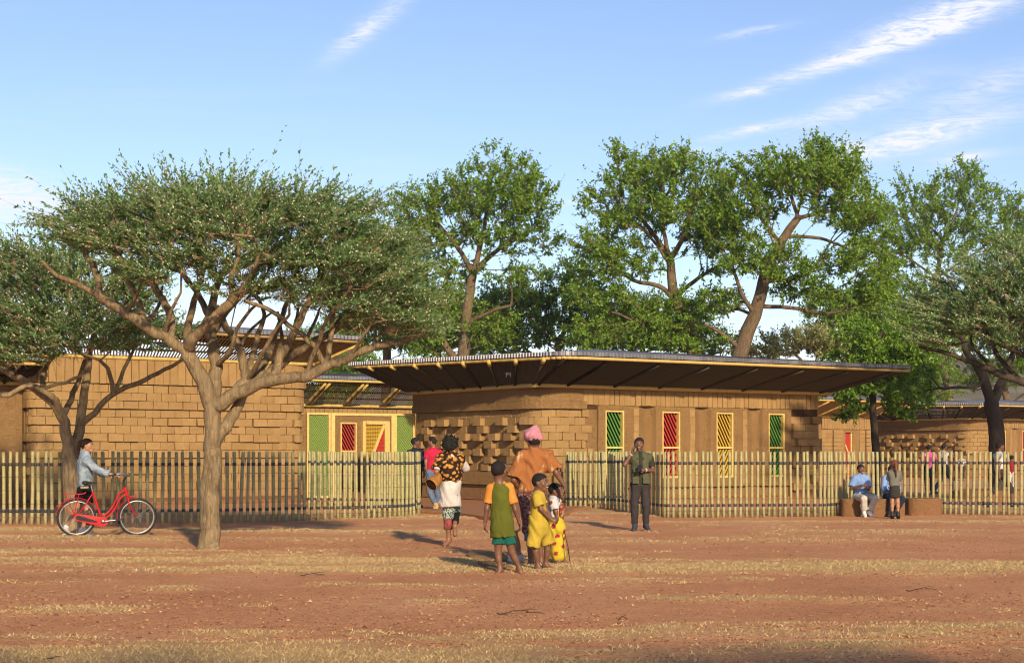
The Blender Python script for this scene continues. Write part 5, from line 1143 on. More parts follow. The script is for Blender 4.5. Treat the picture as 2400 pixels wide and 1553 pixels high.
    def hand(s, sd, d, n, curl=.5, thumb=1., own=True):
        b = s.b * s.hs ** .5; w_ = s.P[sd + 'w']; d = unit(d); n = unit(np.asarray(n) - d * np.dot(n, d)); l = np.cross(d, n) * thumb; F = Field()
        F.cone(w_ - d * .015, w_ + d * .02, .026 * b, .026 * b, .015, (n, 1.2)); F.cone(w_ + d * .03 * b, w_ + d * .078 * b, .031 * b, .035 * b, .015, (n, 1.9))
        for i, (ln, o) in enumerate(((.068, .028), (.076, .010), (.071, -.009), (.056, -.027))):
            base = w_ + d * .085 * b + l * o * b; c1 = curl * (.7 + .1 * i); d1 = d * math.cos(c1) - n * math.sin(c1); q = base + d1 * ln * .55 * b; c2 = c1 + curl * 1.1; d2 = d * math.cos(c2) - n * math.sin(c2)
            F.cone(base - d1 * .012, q, .0098 * b, .0088 * b, .004); F.cone(q, q + d2 * ln * .5 * b, .0088 * b, .0072 * b, .004)
        t0 = w_ + d * .03 * b + l * .026 * b; t1 = t0 + unit(d * .55 + l * .75 - n * .3) * .04 * b; t2 = t1 + unit(d * .9 + l * .15 - n * (.3 + curl * .5)) * .034 * b; F.cone(t0, t1, .0135 * b, .0105 * b, .008); F.cone(t1, t2, .0105 * b, .008 * b, .006)
        s.add(F, .0072)
    def head(s, hair='short', face=True, hairm=None, smile=False):
        c, f, r_, u, k = s.P['hd'], s.hf, s.hr, s.hu, s.hs; A = (r_, f, u); F = Field()
        F.ell(c + u * .026 * k - f * .012 * k, (.077 * k, .097 * k, .088 * k), A, .02); F.cone(c + u * .0 + f * .028 * k, c - u * .078 * k + f * .048 * k, .066 * k, .036 * k, .03)
        F.cone(c - u * .045 * k - r_ * .035 * k + f * .01 * k, c - u * .045 * k + r_ * .035 * k + f * .01 * k, .036 * k, .036 * k, .03); F.cone(c - u * .09 * k + f * .068 * k, c - u * .094 * k + f * .074 * k, .019 * k, .017 * k, .02)
        F.cone(c + u * .014 * k + f * .087 * k, c - u * .026 * k + f * .106 * k, .009 * k, .014 * k, .012); F.cone(c - u * .03 * k + f * .094 * k - r_ * .014 * k, c - u * .03 * k + f * .094 * k + r_ * .014 * k, .010 * k, .010 * k, .008)
        F.cone(c + u * .03 * k + f * .078 * k - r_ * .04 * k, c + u * .03 * k + f * .078 * k + r_ * .04 * k, .013 * k, .013 * k, .02)
        F.cone(c - u * .052 * k + f * .088 * k - r_ * .018 * k, c - u * .052 * k + f * .088 * k + r_ * .018 * k, .010 * k, .010 * k, .006); F.cone(c - u * .067 * k + f * .086 * k - r_ * .014 * k, c - u * .067 * k + f * .086 * k + r_ * .014 * k, .010 * k, .010 * k, .006)
        for sg in (-1, 1): F.ell(c + r_ * sg * .079 * k - f * .008 * k - u * .004 * k, (.011 * k, .020 * k, .033 * k), (unit(r_ - f * sg * .35), unit(f + r_ * sg * .35), u), .008); F.cone(c + r_ * sg * .045 * k - u * .02 * k + f * .062 * k, c + r_ * sg * .04 * k - u * .03 * k + f * .066 * k, .020 * k, .016 * k, .02)
        F.cone(c - u * .05 * k - f * .022 * k, s.P['nk'] + UPV * .005, .050 * k * .96, .056 * k, .03); F.cone(s.P['nk'], s.P['nk'] - UPV * .05, .058 * k, .075 * k, .03)
        s.add(F, .0095)
        if face:
            g = Geo(); g2 = Geo()
            for sg in (-1, 1):
                e = c + r_ * sg * .032 * k + u * .010 * k + f * .083 * k; g.add(OCTS * [.0105 * k] + e, (), OCTF); g2.add(OCTS * [.0075 * k] + e + f * .0055 * k, (), OCTF)
            g.build('eyes', EYEW, s.root, True, s.o); g2.build('irises', EYED, s.root, True, s.o)
            g = Geo()
            for sg in (-1, 1): a = c + r_ * sg * .018 * k + u * .033 * k + f * .094 * k; g.tube([a, a + r_ * sg * .012 * k + u * .004 * k, a + r_ * sg * .024 * k - f * .008 * k], .0045 * k, 5)
            g.build('eyebrows', HAIRM, s.root, True, s.o)
            if smile: g = Geo(); m = c - u * .058 * k + f * .0995 * k; g.tube([m - r_ * .022 * k - f * .006 * k + u * .004 * k, m - r_ * .01 * k, m + r_ * .01 * k, m + r_ * .022 * k - f * .006 * k + u * .004 * k], .0040 * k, 6); g.build('teeth', TEETH, s.root, True, s.o)
        hm = hairm or HAIRM; F = Field()
        hc = c + u * .030 * k - f * .014 * k
        if hair in ('short', 'fade', 'pony', 'quiff', 'afro'):
            o = {'short': .010, 'fade': .004, 'pony': .013, 'quiff': .006, 'afro': .04}[hair] * k
            F.ell(hc, (.077 * k + o, .098 * k + o, .089 * k + o), A, .02)
            if hair == 'quiff': F.cone(c + u * .10 * k - f * .03 * k, c + u * .105 * k + f * .055 * k, .045 * k, .04 * k, .03)
            if hair == 'afro':
                F.ell(hc - u * .03 * k - f * .03 * k, (.118 * k, .115 * k, .12 * k), A, .04); F.noise(.010, 85, 1.)
                for q in rng.normal(0, 1, (46, 3)): q = unit(q + [0, 0, .25]); F.cone(hc + q * .10 * k, hc + q * .155 * k, .017 * k, .011 * k, .012)
            F.cut(u * .78 - f * .62, c + f * .072 * k + u * .058 * k)
            if hair != 'afro': F.noise(.0026, 150, 2.)
            if hair == 'pony':
                pass
            ho = s.wear(F, 'hair', hm, .0105)
            if hair == 'pony':
                F = Field(); b0 = c + u * .06 * k - f * .10 * k; pts = s.tail if hasattr(s, 'tail') else [b0 - f * .035 * k, b0 - f * .065 * k - u * .09 * k, b0 - f * .06 * k - u * .20 * k]
                pr = [b0] + pts; rr = [.022, .032, .03, .012]
                for i in range(len(pr) - 1): F.cone(pr[i], pr[i + 1], rr[i] * k, rr[i + 1] * k, .015)
                F.noise(.003, 110, .4); s.wear(F, 'ponytail', hm, .0085)
            return ho
    def finish(s):
        V = np.vstack(s.bodyV); Q = np.vstack(s.bodyQ); obj('body', mesh_np('body', V - s.o, Q, None, [s.skin], None, True), s.root)
        return s.root
    def body(s, feet=True):
        F = Field(); s.torso(F, -.012)
        for sd in 'lr':
            s.arm(F, sd, 2.); s.leg(F, sd, 2.)
            if feet: s.foot(F, sd)
        s.add(F); return s
    def shoes(s, mat, sole, off=.012):
        for sd in 'lr':
            F = Field(); s.foot(F, sd, off); a = s.P[sd + 'a']; o = s.wear(F, 'shoe', mat, .013)
            t = s.P[sd + 't']; F = Field(); d = unit((t - a) * [1, 1, 0]); z = t[2] - .030; q = t.copy(); q[2] = z; h = np.array((a[0], a[1], z)) - d * .035 * s.b; F.cone(h, q, .046 * s.b, .036 * s.b, .01, (UPV, 3.2)); s.wear(F, 'sole', sole, .013, o)
_t = (1 + 5 ** .5) / 2
OCTS = np.array([(-1, _t, 0), (1, _t, 0), (-1, -_t, 0), (1, -_t, 0), (0, -1, _t), (0, 1, _t), (0, -1, -_t), (0, 1, -_t), (_t, 0, -1), (_t, 0, 1), (-_t, 0, -1), (-_t, 0, 1)]) / math.hypot(1, _t)
OCTF = np.array([(0, 11, 5), (0, 5, 1), (0, 1, 7), (0, 7, 10), (0, 10, 11), (1, 5, 9), (5, 11, 4), (11, 10, 2), (10, 7, 6), (7, 1, 8), (3, 9, 4), (3, 4, 2), (3, 2, 6), (3, 6, 8), (3, 8, 9), (4, 9, 5), (2, 4, 11), (6, 2, 10), (8, 6, 7), (9, 8, 1)])
CL = {}
CL['olive'] = cloth('olive_cotton', (.085, .095, .014)); CL['orange'] = cloth('orange_cotton', (.50, .20, .04)); CL['teal'] = cloth('teal_shorts', (.012, .095, .075)); CL['mustard'] = cloth('mustard_cotton', (.40, .29, .04))
CL['tie'] = cloth('rust_tie_dye', (.27, .105, .035), (.55, .37, .18), 'mottle', 4.2); CL['pinkwrap'] = cloth('pink_headwrap', (.47, .20, .24)); CL['purple'] = cloth('purple_brown_print', (.085, .035, .035), (.22, .12, .10), 'spots', 34); CL['maroon'] = cloth('maroon_cotton', (.22, .02, .025))
CL['floral'] = cloth('yellow_floral_print', (.46, .36, .03), (.28, .022, .04), 'flowers', 9.); CL['whitecot'] = cloth('white_cotton', (.50, .49, .48)); CL['leopard'] = cloth('brown_dapple_shawl', (.025, .014, .009), (.42, .20, .045), 'spots', 19)
CL['cream'] = cloth('off_white_cotton', (.47, .44, .40)); CL['greenprint'] = cloth('green_print', (.015, .085, .06), (.45, .45, .40), 'spots', 60); CL['redbrown'] = cloth('red_brown_print', (.16, .055, .035), (.33, .06, .09), 'spots', 30)
CL['crimson'] = cloth('crimson_cotton', (.42, .018, .055)); CL['jeans'] = cloth('blue_jeans', (.065, .10, .16), (.13, .18, .26), 'denim', 9); CL['navy'] = cloth('navy_cloth', (.018, .024, .042)); CL['denim'] = cloth('pale_denim', (.085, .14, .21), (.33, .39, .43), 'denim', 7)
CL['black'] = cloth('black_cloth', (.010, .010, .011)); CL['vest'] = cloth('army_green_vest', (.082, .086, .048)); CL['tee'] = cloth('dark_green_tee', (.030, .034, .022)); CL['charcoal'] = cloth('charcoal_trousers', (.040, .034, .034)); CL['shirtblue'] = cloth('light_blue_shirt', (.17, .28, .50)); CL['khaki'] = cloth('stone_trousers', (.47, .44, .38))
CL['greyshirt'] = cloth('grey_green_shirt', (.14, .14, .115)); CL['skirtdark'] = cloth('dark_grey_skirt', (.035, .034, .032)); CL['pink'] = cloth('pink_white_jersey', (.60, .09, .28), (.65, .6, .62), 'mottle', 5); CL['hoodie'] = cloth('grey_hoodie', (.38, .39, .42)); CL['redstripe'] = cloth('red_black_stripes', (.45, .02, .02), (.03, .02, .02), 'stripes', 12); CL['bwstripe'] = cloth('black_white_stripes', (.03, .03, .03), (.55, .55, .55), 'stripes', 14)
SHW = plain('white_shoe', (.62, .60, .55), .7, .3); SHN = plain('navy_shoe', (.03, .035, .05), .7, .3); SHB = plain('black_boot', (.018, .016, .015), .5, .4); SHT = plain('tan_shoe', (.40, .25, .10), .7, .3); SOLE = plain('pale_sole', (.55, .52, .47), .8, .2); SOLD = plain('dark_sole', (.02, .02, .02), .8, .2)
GC_ = 'people on the open ground'; GS_ = 'people at the benches'; GI_ = 'people behind the fence'

# boy in the two-tone shirt
def boy_green():
    p = Person('boy in an olive shirt with orange sleeves and teal shorts, seen from behind', 18.75, 0, dict(hd=(1169, 1104), nk=(1170, 1135), ls=(1150, 1143), rs=(1193, 1141), le=(1141, 1192, -.02), lw=(1137, 1225, .0), re=(1208, 1194, .0), rw=(1217, 1223, .03), pv=(1179, 1243), lh=(1170, 1252), rh=(1190, 1252), lk=(1167, 1295, .02), la=(1172, 1333, .0), lt=(1161, 1345, -.05), rk=(1200, 1294, .03), ra=(1218, 1331, .05), rt=(1228, 1343, .02)), (160, 5), 1.08, .80, 'dark', .012, GC_)
    p.body(); p.head('fade', True); p.hand('l', (-.05, .1, -1), (-1, .2, 0), .6, -1); p.hand('r', (.25, .1, -1), (1, .3, 0), .7, 1)
    F = Field(); p.torso(F, .012, p.P['pv'] - UPV * .075, .145, rc=.135); F.noise(.006, 24, 1.); p.wear(F, 'shirt', CL['olive'])
    for sd in 'lr':
        F = Field(); F.cone(p.P['nk'] - UPV * .02, p.P[sd + 's'], .052, .056, .03); p.arm(F, sd, .72, off=.016, slack=.014); F.noise(.005, 26, 2.); p.wear(F, 'sleeve', CL['orange'], .011)
    F = Field(); F.cone(p.P['nk'] - p.lat * .035, p.P['nk'] + p.lat * .035, .052, .052, .02); p.wear(F, 'collar', CL['orange'], .011)
    F = Field(); F.cone(p.P['lh'] + UPV * .05, p.P['rh'] + UPV * .05, .085, .085, .04)
    for sd in 'lr': p.leg(F, sd, .50, off=.016, slack=.014)
    F.noise(.006, 25, 3.); p.wear(F, 'shorts', CL['teal']); p.finish()
boy_green()
def elder():
    p = Person('adult in a pink headwrap and rust tie-dye cape, seen from behind', 20.15, 0, dict(hd=(1251, 1036), nk=(1251, 1058), ls=(1222, 1066), rs=(1283, 1063), le=(1204, 1124, -.05), lw=(1222, 1150, .05), re=(1304, 1108, .0), rw=(1320, 1134, .02), pv=(1247, 1160), lh=(1236, 1165), rh=(1258, 1165), lk=(1241, 1240, .0), la=(1245, 1316, .02), lt=(1234, 1325, -.08), rk=(1262, 1240, .1), ra=(1268, 1312, .12), rt=(1272, 1323, .05)), (190, 0), 1., 1., 'dark', .014, GC_)
    p.body(); p.head('fade', False); p.hand('l', (.8, .1, -.5), (0, -1, 0), .6, 1); p.hand('r', (.35, .1, -1), (1, .2, 0), .5, 1)
    F = Field(); c = p.P['hd']; A = (p.hr, p.hf, p.hu); F.ell(c + UPV * .075 + (-.012, 0, 0), (.125, .13, .085), A, .03); F.ell(c + UPV * .12 + (-.01, 0, 0), (.10, .11, .075), A, .03); F.cone(c + UPV * .15 + (.01, 0, 0), c + UPV * .215 + (.03, 0, 0), .055, .02, .04); F.cone(c + UPV * .06 + (.08, -.06, 0), c + UPV * .10 + (-.08, -.07, 0), .04, .04, .02); F.noise(.006, 42, 1.); F.cut((.1, 0, 1), c + UPV * .015); p.wear(F, 'headwrap', CL['pinkwrap'], .009)
    F = Field(); p.torso(F, .018, p.P['pv'] + UPV * .07, .165, rc=.145, fl=1.25)
    for sd, f in (('l', .92), ('r', .86)): p.arm(F, sd, f, off=.024, slack=.05, k=.05)
    F.cone(p.P['pv'] + UPV * .12 + p.dep * .02, p.P['pv'] + UPV * .02 - p.lat * .07, .12, .10, .06); F.noise(.011, 19, 1.2); F.noise(.005, 38, .2); p.wear(F, 'cape', CL['tie'], .013)
    F = Field(); F.cone(p.P['nk'] + p.lat * .02, p.P['nk'] - UPV * .10 + p.lat * .03 - np.array((0, .07, 0)), .058, .035, .02); p.wear(F, 'undershirt', CL['maroon'], .011)
    F = Field(); F.cone(p.P['lh'] + UPV * .06, p.P['rh'] + UPV * .06, .13, .13, .05); 
    for sd in 'lr': p.leg(F, sd, 1.05, off=.035, slack=.0)
    F.cone(p.P['lh'] + UPV * .05 + p.lat * -.02, p.P['lh'] - UPV * .03 - p.lat * .02, .10, .09, .04); F.noise(.007, 22, 2.); p.wear(F, 'wrap_skirt', CL['purple'])
    F = Field(); 
    for sd in 'lr': p.leg(F, sd, 1.35, off=.02, slack=.012)
    F.cut((0, 0, -1), p.P['lk'] + UPV * .1); F.noise(.004, 25, 2.); p.wear(F, 'rolled_trousers', CL['jeans']); p.finish()
elder()
def boy_yellow():
    p = Person('smiling boy in a mustard tunic and matching shorts facing right', 19.3, 0, dict(hd=(1267, 1131), nk=(1261, 1153), ls=(1258, 1163, -.10), rs=(1264, 1162, .13), le=(1268, 1193, -.14), lw=(1290, 1216, -.1), re=(1278, 1190, .12), rw=(1293, 1215, .05), pv=(1262, 1222), lh=(1257, 1230, -.06), rh=(1270, 1230, .06), lk=(1256, 1292, -.07), la=(1261, 1325, -.05), lt=(1276, 1336, -.09), rk=(1283, 1288, .1), ra=(1279, 1320, .12), rt=(1298, 1333, .08)), (62, 2), .98, .74, 'dark', .012, GC_)
    p.body(); p.head('short', True, smile=True); p.hand('l', (.9, .05, -.35), (.2, -1, .2), .7, -1); p.hand('r', (.9, -.2, -.3), (0, 1, 0), .7, 1)
    F = Field(); p.torso(F, .014, p.P['pv'] - UPV * .045, .135, rc=.125); 
    for sd in 'lr': p.arm(F, sd, .75, off=.018, slack=.018)
    F.noise(.006, 23, 3.); p.wear(F, 'tunic', CL['mustard'])
    F = Field(); hm = (p.P['lk'] + p.P['rk']) / 2 + UPV * .06; F.cone(p.P['pv'] + UPV * .02, p.P['pv'] - UPV * .06, .125, .14, .05)
    for sd, dx in (('l', (-.035, 0, 0)), ('r', (.0, 0, .02))): F.cone(p.P[sd + 'h'], p.P[sd + 'k'] + UPV * .055 + dx, .082, .092, .05, None, True)
    F.noise(.008, 21, 1.); p.wear(F, 'shorts', CL['mustard']); p.finish()
boy_yellow()
def girl_floral():
    p = Person('small child in a yellow floral wrap skirt holding the boy\'s hand', 20.45, 0, dict(hd=(1303, 1150), nk=(1299, 1167), ls=(1297, 1174, -.09), rs=(1307, 1173, .1), le=(1303, 1199, -.12), lw=(1307, 1216, -.13), re=(1313, 1200, .1), rw=(1312, 1216, -.02), pv=(1304, 1217), lh=(1299, 1222, -.05), rh=(1309, 1222, .05), lk=(1303, 1270, -.04), la=(1307, 1312, -.03), lt=(1322, 1320, -.06), rk=(1312, 1270, .06), ra=(1318, 1312, .06), rt=(1333, 1320, .03)), (70, 4), .88, .66, 'dark', .011, GC_)
    p.body(); p.head('short', True, smile=True); p.hand('l', (-.3, 0, -1), (1, -.4, 0), .7, 1); p.hand('r', (-.2, -.2, -1), (1, .4, 0), .7, -1)
    F = Field(); p.torso(F, .018, rc=.125); 
    for sd in 'lr': p.arm(F, sd, .75, off=.018, slack=.014)
    F.noise(.005, 24, 1.); p.wear(F, 'shirt', CL['whitecot'])
    F = Field(); a = p.P['rs'] * .5 + p.P['nk'] * .5; F.cone(a + UPV * .03, p.chest() + (.09, -.06, -.03), .035, .035, .02); F.cone(p.chest() + (.09, -.06, -.03), p.P['pv'] + (.06, -.08, .06), .04, .035, .02); F.cone(a + UPV * .03, p.P['ls'] + (-.03, -.03, -.02), .035, .03, .02); p.wear(F, 'shoulder_cloth', cloth('red_green_scarf', (.20, .03, .03), (.25, .22, .10), 'spots', 26), .01)
    F = Field(); F.cone(p.P['pv'] + UPV * .05, p.P['pv'] - UPV * .10, .105, .12, .05, (p.dep, 1.15)); lo = (p.P['la'] + p.P['ra']) / 2 + (0, 0, .02); F.cone(p.P['pv'] - UPV * .08, lo + UPV * .06 + (-.02, 0, 0), .108, .108, .05, (np.array((0, 1., 0)), 1.1)); F.noise(.009, 22, 2.); F.cut((0, 0, 1), lo - UPV * .03); p.wear(F, 'wrap_skirt', CL['floral']); p.finish()
    g = Geo(); a = Wp(1323, 1245, 20.3); b = Wp(1337, 1319, 20.2); b[2] = .004; g.tube([a, (a + b) / 2 + (.012, 0, 0), b], [.006, .007, .006], 6); g.tube([(a + b) / 2, (a + b) / 2 + (.03, 0, -.14)], [.004, .002], 5); g.build('walking_stick', MAT['twig_dark'], None, True, (b[0], b[1], 0), label='thin stick standing against the floral skirt of the small child', category='stick')
girl_floral()
def shawl_woman():
    p = Person('woman with an afro and brown dappled shawl stepping away barefoot', 24.5, 0, dict(hd=(1056, 1043), nk=(1057, 1066), ls=(1034, 1074, -.02), rs=(1078, 1073, 0), le=(1023, 1105, -.1), lw=(1031, 1122, .1), re=(1091, 1096, .12), rw=(1080, 1085, .32), pv=(1055, 1150), lh=(1048, 1156, -.0), rh=(1062, 1156, .0), lk=(1050, 1220, .02), la=(1052, 1264, .05), lt=(1040, 1276, -.08), rk=(1068, 1200, .25), ra=(1066, 1232, -.12), rt=(1064, 1246, -.02)), (168, 0), 1., .98, 'brown', .014, GC_)
    p.P['rt'] = p.P['ra'] + np.array((0, -.02, -.14))
    p.body(); p.head('afro', False)
    p.hand('l', (.6, .3, -.3), (-1, 0, 0), .7, 1); p.hand('r', (-.5, .8, .3), (0, 0, -1), .6, 1)
    F = Field(); p.torso(F, .022, p.P['pv'] + UPV * .17, .17, rc=.15, fl=1.15); p.arm(F, 'l', .75, off=.04, slack=.03, k=.06); p.arm(F, 'r', .4, off=.035, k=.06); F.cone(p.P['nk'] + UPV * .01, p.chest() - UPV * .12 - np.array((0, .06, 0)), .08, .15, .06); F.noise(.011, 20, .5); p.wear(F, 'shawl', CL['leopard'])
    F = Field(); p.torso(F, .018); p.arm(F, 'r', 1.35, off=.02); p.arm(F, 'l', .9, off=.018); F.cone(p.P['pv'] + UPV * .18, p.P['pv'] - UPV * .20, .155, .18, .05, (p.dep, 1.12)); F.noise(.010, 17, 1.1); F.noise(.004, 40, 2); F.cut((-.06, 0, 1), p.P['pv'] - UPV * .25); p.wear(F, 'long_shirt', CL['cream'])
    F = Field(); F.cone(p.P['pv'] - UPV * .1, p.P['lk'] + UPV * .03, .12, .085, .05, None, True); F.cone(p.P['rh'], p.P['rk'], .11, .085, .05); F.noise(.006, 22, 2.); p.wear(F, 'skirt', CL['greenprint'])
    F = Field(); F.cone(p.P['lk'] + UPV * .03, p.P['lk'] * .55 + p.P['la'] * .45, .078, .072, .03, None, True); F.noise(.005, 26, 1.); p.wear(F, 'underskirt', CL['redbrown'])
    F = Field(); p.leg(F, 'r', 1.75, off=.02); F.cut((0, 0, -1), p.P['rk'] + UPV * .03); p.wear(F, 'legging', CL['black']); p.finish()
    g = Geo(); a = Wp(1010, 1136, 24.28); b = Wp(1031, 1117, 24.45); d = unit(b - a); g.tube([a, a + d * .01, a + d * .10, b], [.098, .105, .10, .075], 20, False); o = g.build('drum', plain('brown_hide', (.26, .12, .03), .8, .2, 0, .4, .3, 30), None, True, a, label='brown conical drum under the arm of the woman in the shawl', category='drum')
    g = Geo(); g.tube([a + d * .016, a + d * .02], [.097, .097], 20, True); g.build('drum_mouth', plain('dark_drum_hollow', (.03, .015, .008), .9, .1), o, False, a)  # dark disc painted as the shade inside the open end
shawl_woman()
def phone_man():
    p = Person('man in an army green vest and dark trousers talking on the phone', 29.2, 0, dict(hd=(1498, 1041), nk=(1500, 1062), ls=(1483, 1070), rs=(1523, 1070), le=(1464, 1088, -.12), lw=(1481, 1062, -.12), re=(1530, 1102, -.04), rw=(1511, 1101, -.24), pv=(1501, 1137), lh=(1491, 1142), rh=(1511, 1142), lk=(1487, 1183, -.04), la=(1488, 1226, .02), lt=(1485, 1241, -.12), rk=(1514, 1183, -.04), ra=(1514, 1226, .02), rt=(1521, 1241, -.12)), (-8, 2), 1.08, 1.0, 'dark', .013, GC_)
    p.body(False); p.head('short', True, smile=True); p.hand('l', (.2, -.05, 1), (-1, 0, 0), .9, -1); p.hand('r', (-1, -.25, .12), (0, -.5, 1), .6, -1)
    c, f, u, r_ = p.P['hd'], p.hf, p.hu, p.hr; F = Field(); F.cone(c - u * .085 + f * .055, c - u * .088 + f * .058, .037, .036, .02); F.cone(c - u * .05 - r_ * .055, c - u * .085 + f * .04 - r_ * .02, .024, .022, .02); F.cone(c - u * .05 + r_ * .055, c - u * .085 + f * .04 + r_ * .02, .024, .022, .02); F.cut(-u, c - u * .063); p.wear(F, 'beard', HAIRM, .0085)
    F = Field(); p.torso(F, .014, p.P['pv'] - UPV * .02, .138); p.arm(F, 'l', .62, off=.016, slack=.012); p.arm(F, 'r', .72, off=.016, slack=.012); F.noise(.004, 24, 1.); p.wear(F, 'tee_shirt', CL['tee'])
    vm = CL['vest']
    for sg, nm in ((-1, 'l'), (1, 'r')):
        F = Field(); p.torso(F, .034, p.P['pv'] + UPV * .07, .142, k=.05); F.noise(.005, 21, 2.); F.cut(p.lat * sg, p.P['nk'] + p.lat * sg * .035); F.cut(-p.lat * sg, p.P[nm + 's'] + p.lat * sg * .045); F.cut((0, 0, 1), p.P['pv'] + UPV * .035); v = p.wear(F, 'vest_half', vm)
        for z, w_, h_ in ((.30, .085, .075), (.10, .12, .12)):
            ctr = p.P['pv'] + UPV * z + p.lat * sg * .10 - np.array((0, .155 if z < .2 else .15, 0)); g = Geo(); g.box(ctr, (w_, .03, h_)); g.box(ctr + (0, -.006, h_ * .36), (w_ * 1.05, .032, h_ * .3)); g.build('pocket', vm, v, False, p.o)
    F = Field(); n = p.P['nk']; 
    for sg in (-1, 1): F.cone(n + p.lat * sg * .075 + UPV * .015, n + p.lat * sg * .055 - UPV * .10 - np.array((0, .11, 0)), .026, .022, .01)
    p.wear(F, 'vest_collar', cloth('brown_corduroy', (.05, .028, .018)), .01)
    F = Field(); F.cone(p.P['lh'] + UPV * .05, p.P['rh'] + UPV * .05, .115, .115, .04)
    for sd in 'lr': p.leg(F, sd, 1.98, off=.018, slack=.008)
    F.noise(.005, 26, 1.); p.wear(F, 'trousers', CL['charcoal']); p.shoes(SHN, SOLE)
    g = Geo(); w_ = p.P['rw'] - unit(p.P['rw'] - p.P['re']) * .03; d = unit(p.P['rw'] - p.P['re']); g.tube([w_ - d * .012, w_ + d * .012], .037, 12); g.build('watch', plain('pale_watch', (.5, .45, .36), .3, .5), p.root, True, p.o)
    g = Geo(); w_ = p.P['lw'] - unit(p.P['lw'] - p.P['le']) * .03; d = unit(p.P['lw'] - p.P['le']); g.tube([w_ - d * .01, w_ + d * .01], .036, 12); g.build('bracelet', plain('pale_bracelet', (.5, .42, .3), .5, .4), p.root, True, p.o)
    p.finish()
    g = Geo(); c = p.P['rw'] + np.array((-.10, -.05, .035)); g.box(c, (.07, .012, .13), (unit((1, .2, .1)), unit((-.2, .9, -.4)), unit((-.1, .4, .9)))); g.build('phone', plain('black_glass', (.012, .012, .014), .15, .5), None, False, c, label='black phone held at the chest of the man in the vest', category='phone')
    g = Geo(); c = p.P['lw'] + np.array((.045, -.01, .09)); g.box(c, (.012, .07, .13), (unit((1, .1, -.2)), unit((-.1, 1, 0)), unit((.2, 0, 1)))); g.build('phone', plain('dark_phone_case', (.02, .02, .024), .3, .5), None, False, c, label='phone pressed to the ear of the man in the vest', category='phone')
phone_man()
def bike_woman():
    p = Person('woman with a ponytail in a pale denim jacket pushing the red bicycle', 27.75, 0, dict(hd=(205, 1044), nk=(199, 1066), ls=(203, 1078, .17), rs=(202, 1078, -.17), le=(232, 1104, .2), lw=(248, 1113, .18), re=(232, 1103, -.22), rw=(267, 1113, -.2), pv=(199, 1145), lh=(197, 1152, .08), rh=(201, 1152, -.08), lk=(181, 1186, .1), la=(155, 1234, .1), lt=(143, 1246, .1), rk=(204, 1195, -.08), ra=(194, 1240, -.08), rt=(215, 1251, -.1)), (84, 3), 1.05, .96, 'tan', .013, GC_)
    p.P['lt'] = p.P['la'] + np.array((.05, 0, -.085)); p.P['lt'][2] = .035
    p.body(False); p.head('pony', True, HAIRB, True); p.hand('r', (1, .0, -.1), (0, -.4, 1), .9, -1); p.hand('l', (1, 0, -.1), (0, .4, 1), .9, 1)
    F = Field(); p.torso(F, .032, p.P['pv'] + UPV * .04, .138, rc=.15); F.cone(p.P['nk'] - UPV * .005, p.P['nk'] + UPV * .035, .085, .07, .02)
    for sd, f in (('l', 1.65), ('r', 1.7)): p.arm(F, sd, f, off=.024, slack=.012)
    F.noise(.009, 21, .6); F.noise(.004, 44, 1.6); j = p.wear(F, 'jacket', CL['denim'])
    F = Field(); F.cone(p.P['pv'] + UPV * .03, p.P['pv'] - UPV * .015, .138, .135, .03, (p.dep, 1.2)); p.wear(F, 'waistband', CL['denim'], .012, j)
    F = Field(); F.cone(p.P['lh'] + UPV * .03, p.P['rh'] + UPV * .03, .125, .125, .05)
    for sd in 'lr': p.leg(F, sd, .62, off=.03, slack=.03)
    F.noise(.005, 20, 2.); p.wear(F, 'shorts', CL['black']); p.shoes(SHW, SOLE)
    g = Geo(); b0 = p.P['hd'] + p.hu * .06 - p.hf * .105; g.tube([b0 - p.hf * .008, b0 + p.hf * .008], .026, 10); g.build('hair_tie', plain('red_hair_tie', (.5, .02, .03), .7, .2), p.root, True, p.o); p.finish()
bike_woman()
def red_man():
    p = Person('man in a crimson T-shirt and jeans walking in through the gate', 38, .085, dict(hd=(1013, 1036), nk=(1016, 1052), ls=(1001, 1058, -.02), rs=(1031, 1058, .03), le=(998, 1083, -.05), lw=(1000, 1105, -.02), re=(1034, 1082, .06), rw=(1030, 1104, .05), pv=(1013, 1108), lh=(1008, 1112, -.03), rh=(1018, 1112, .03), lk=(1006, 1146, .0), la=(1020, 1180, -.1), lt=(1018, 1188, -.1), rk=(1024, 1143, .25), ra=(1028, 1176, .3), rt=(1026, 1183, .4)), (-110, 0), 1., 1., 'brown', .016, GI_)
    p.body(False); p.head('quiff', True); p.hand('l', (.1, .2, -1), (-1, 0, 0), .4, 1); p.hand('r', (0, .2, -1), (1, 0, 0), .4, 1)
    F = Field(); p.torso(F, .018); 
    for sd in 'lr': p.arm(F, sd, .62, off=.016, slack=.014)
    F.noise(.004, 22, 1.); p.wear(F, 'tee_shirt', CL['crimson'])
    F = Field(); F.cone(p.P['lh'] + UPV * .04, p.P['rh'] + UPV * .04, .12, .12, .04)
    for sd in 'lr': p.leg(F, sd, 1.95, off=.02, slack=.012)
    F.noise(.005, 24, 1.); p.wear(F, 'jeans', CL['jeans']); p.shoes(SHT, SOLE); p.finish()
red_man()
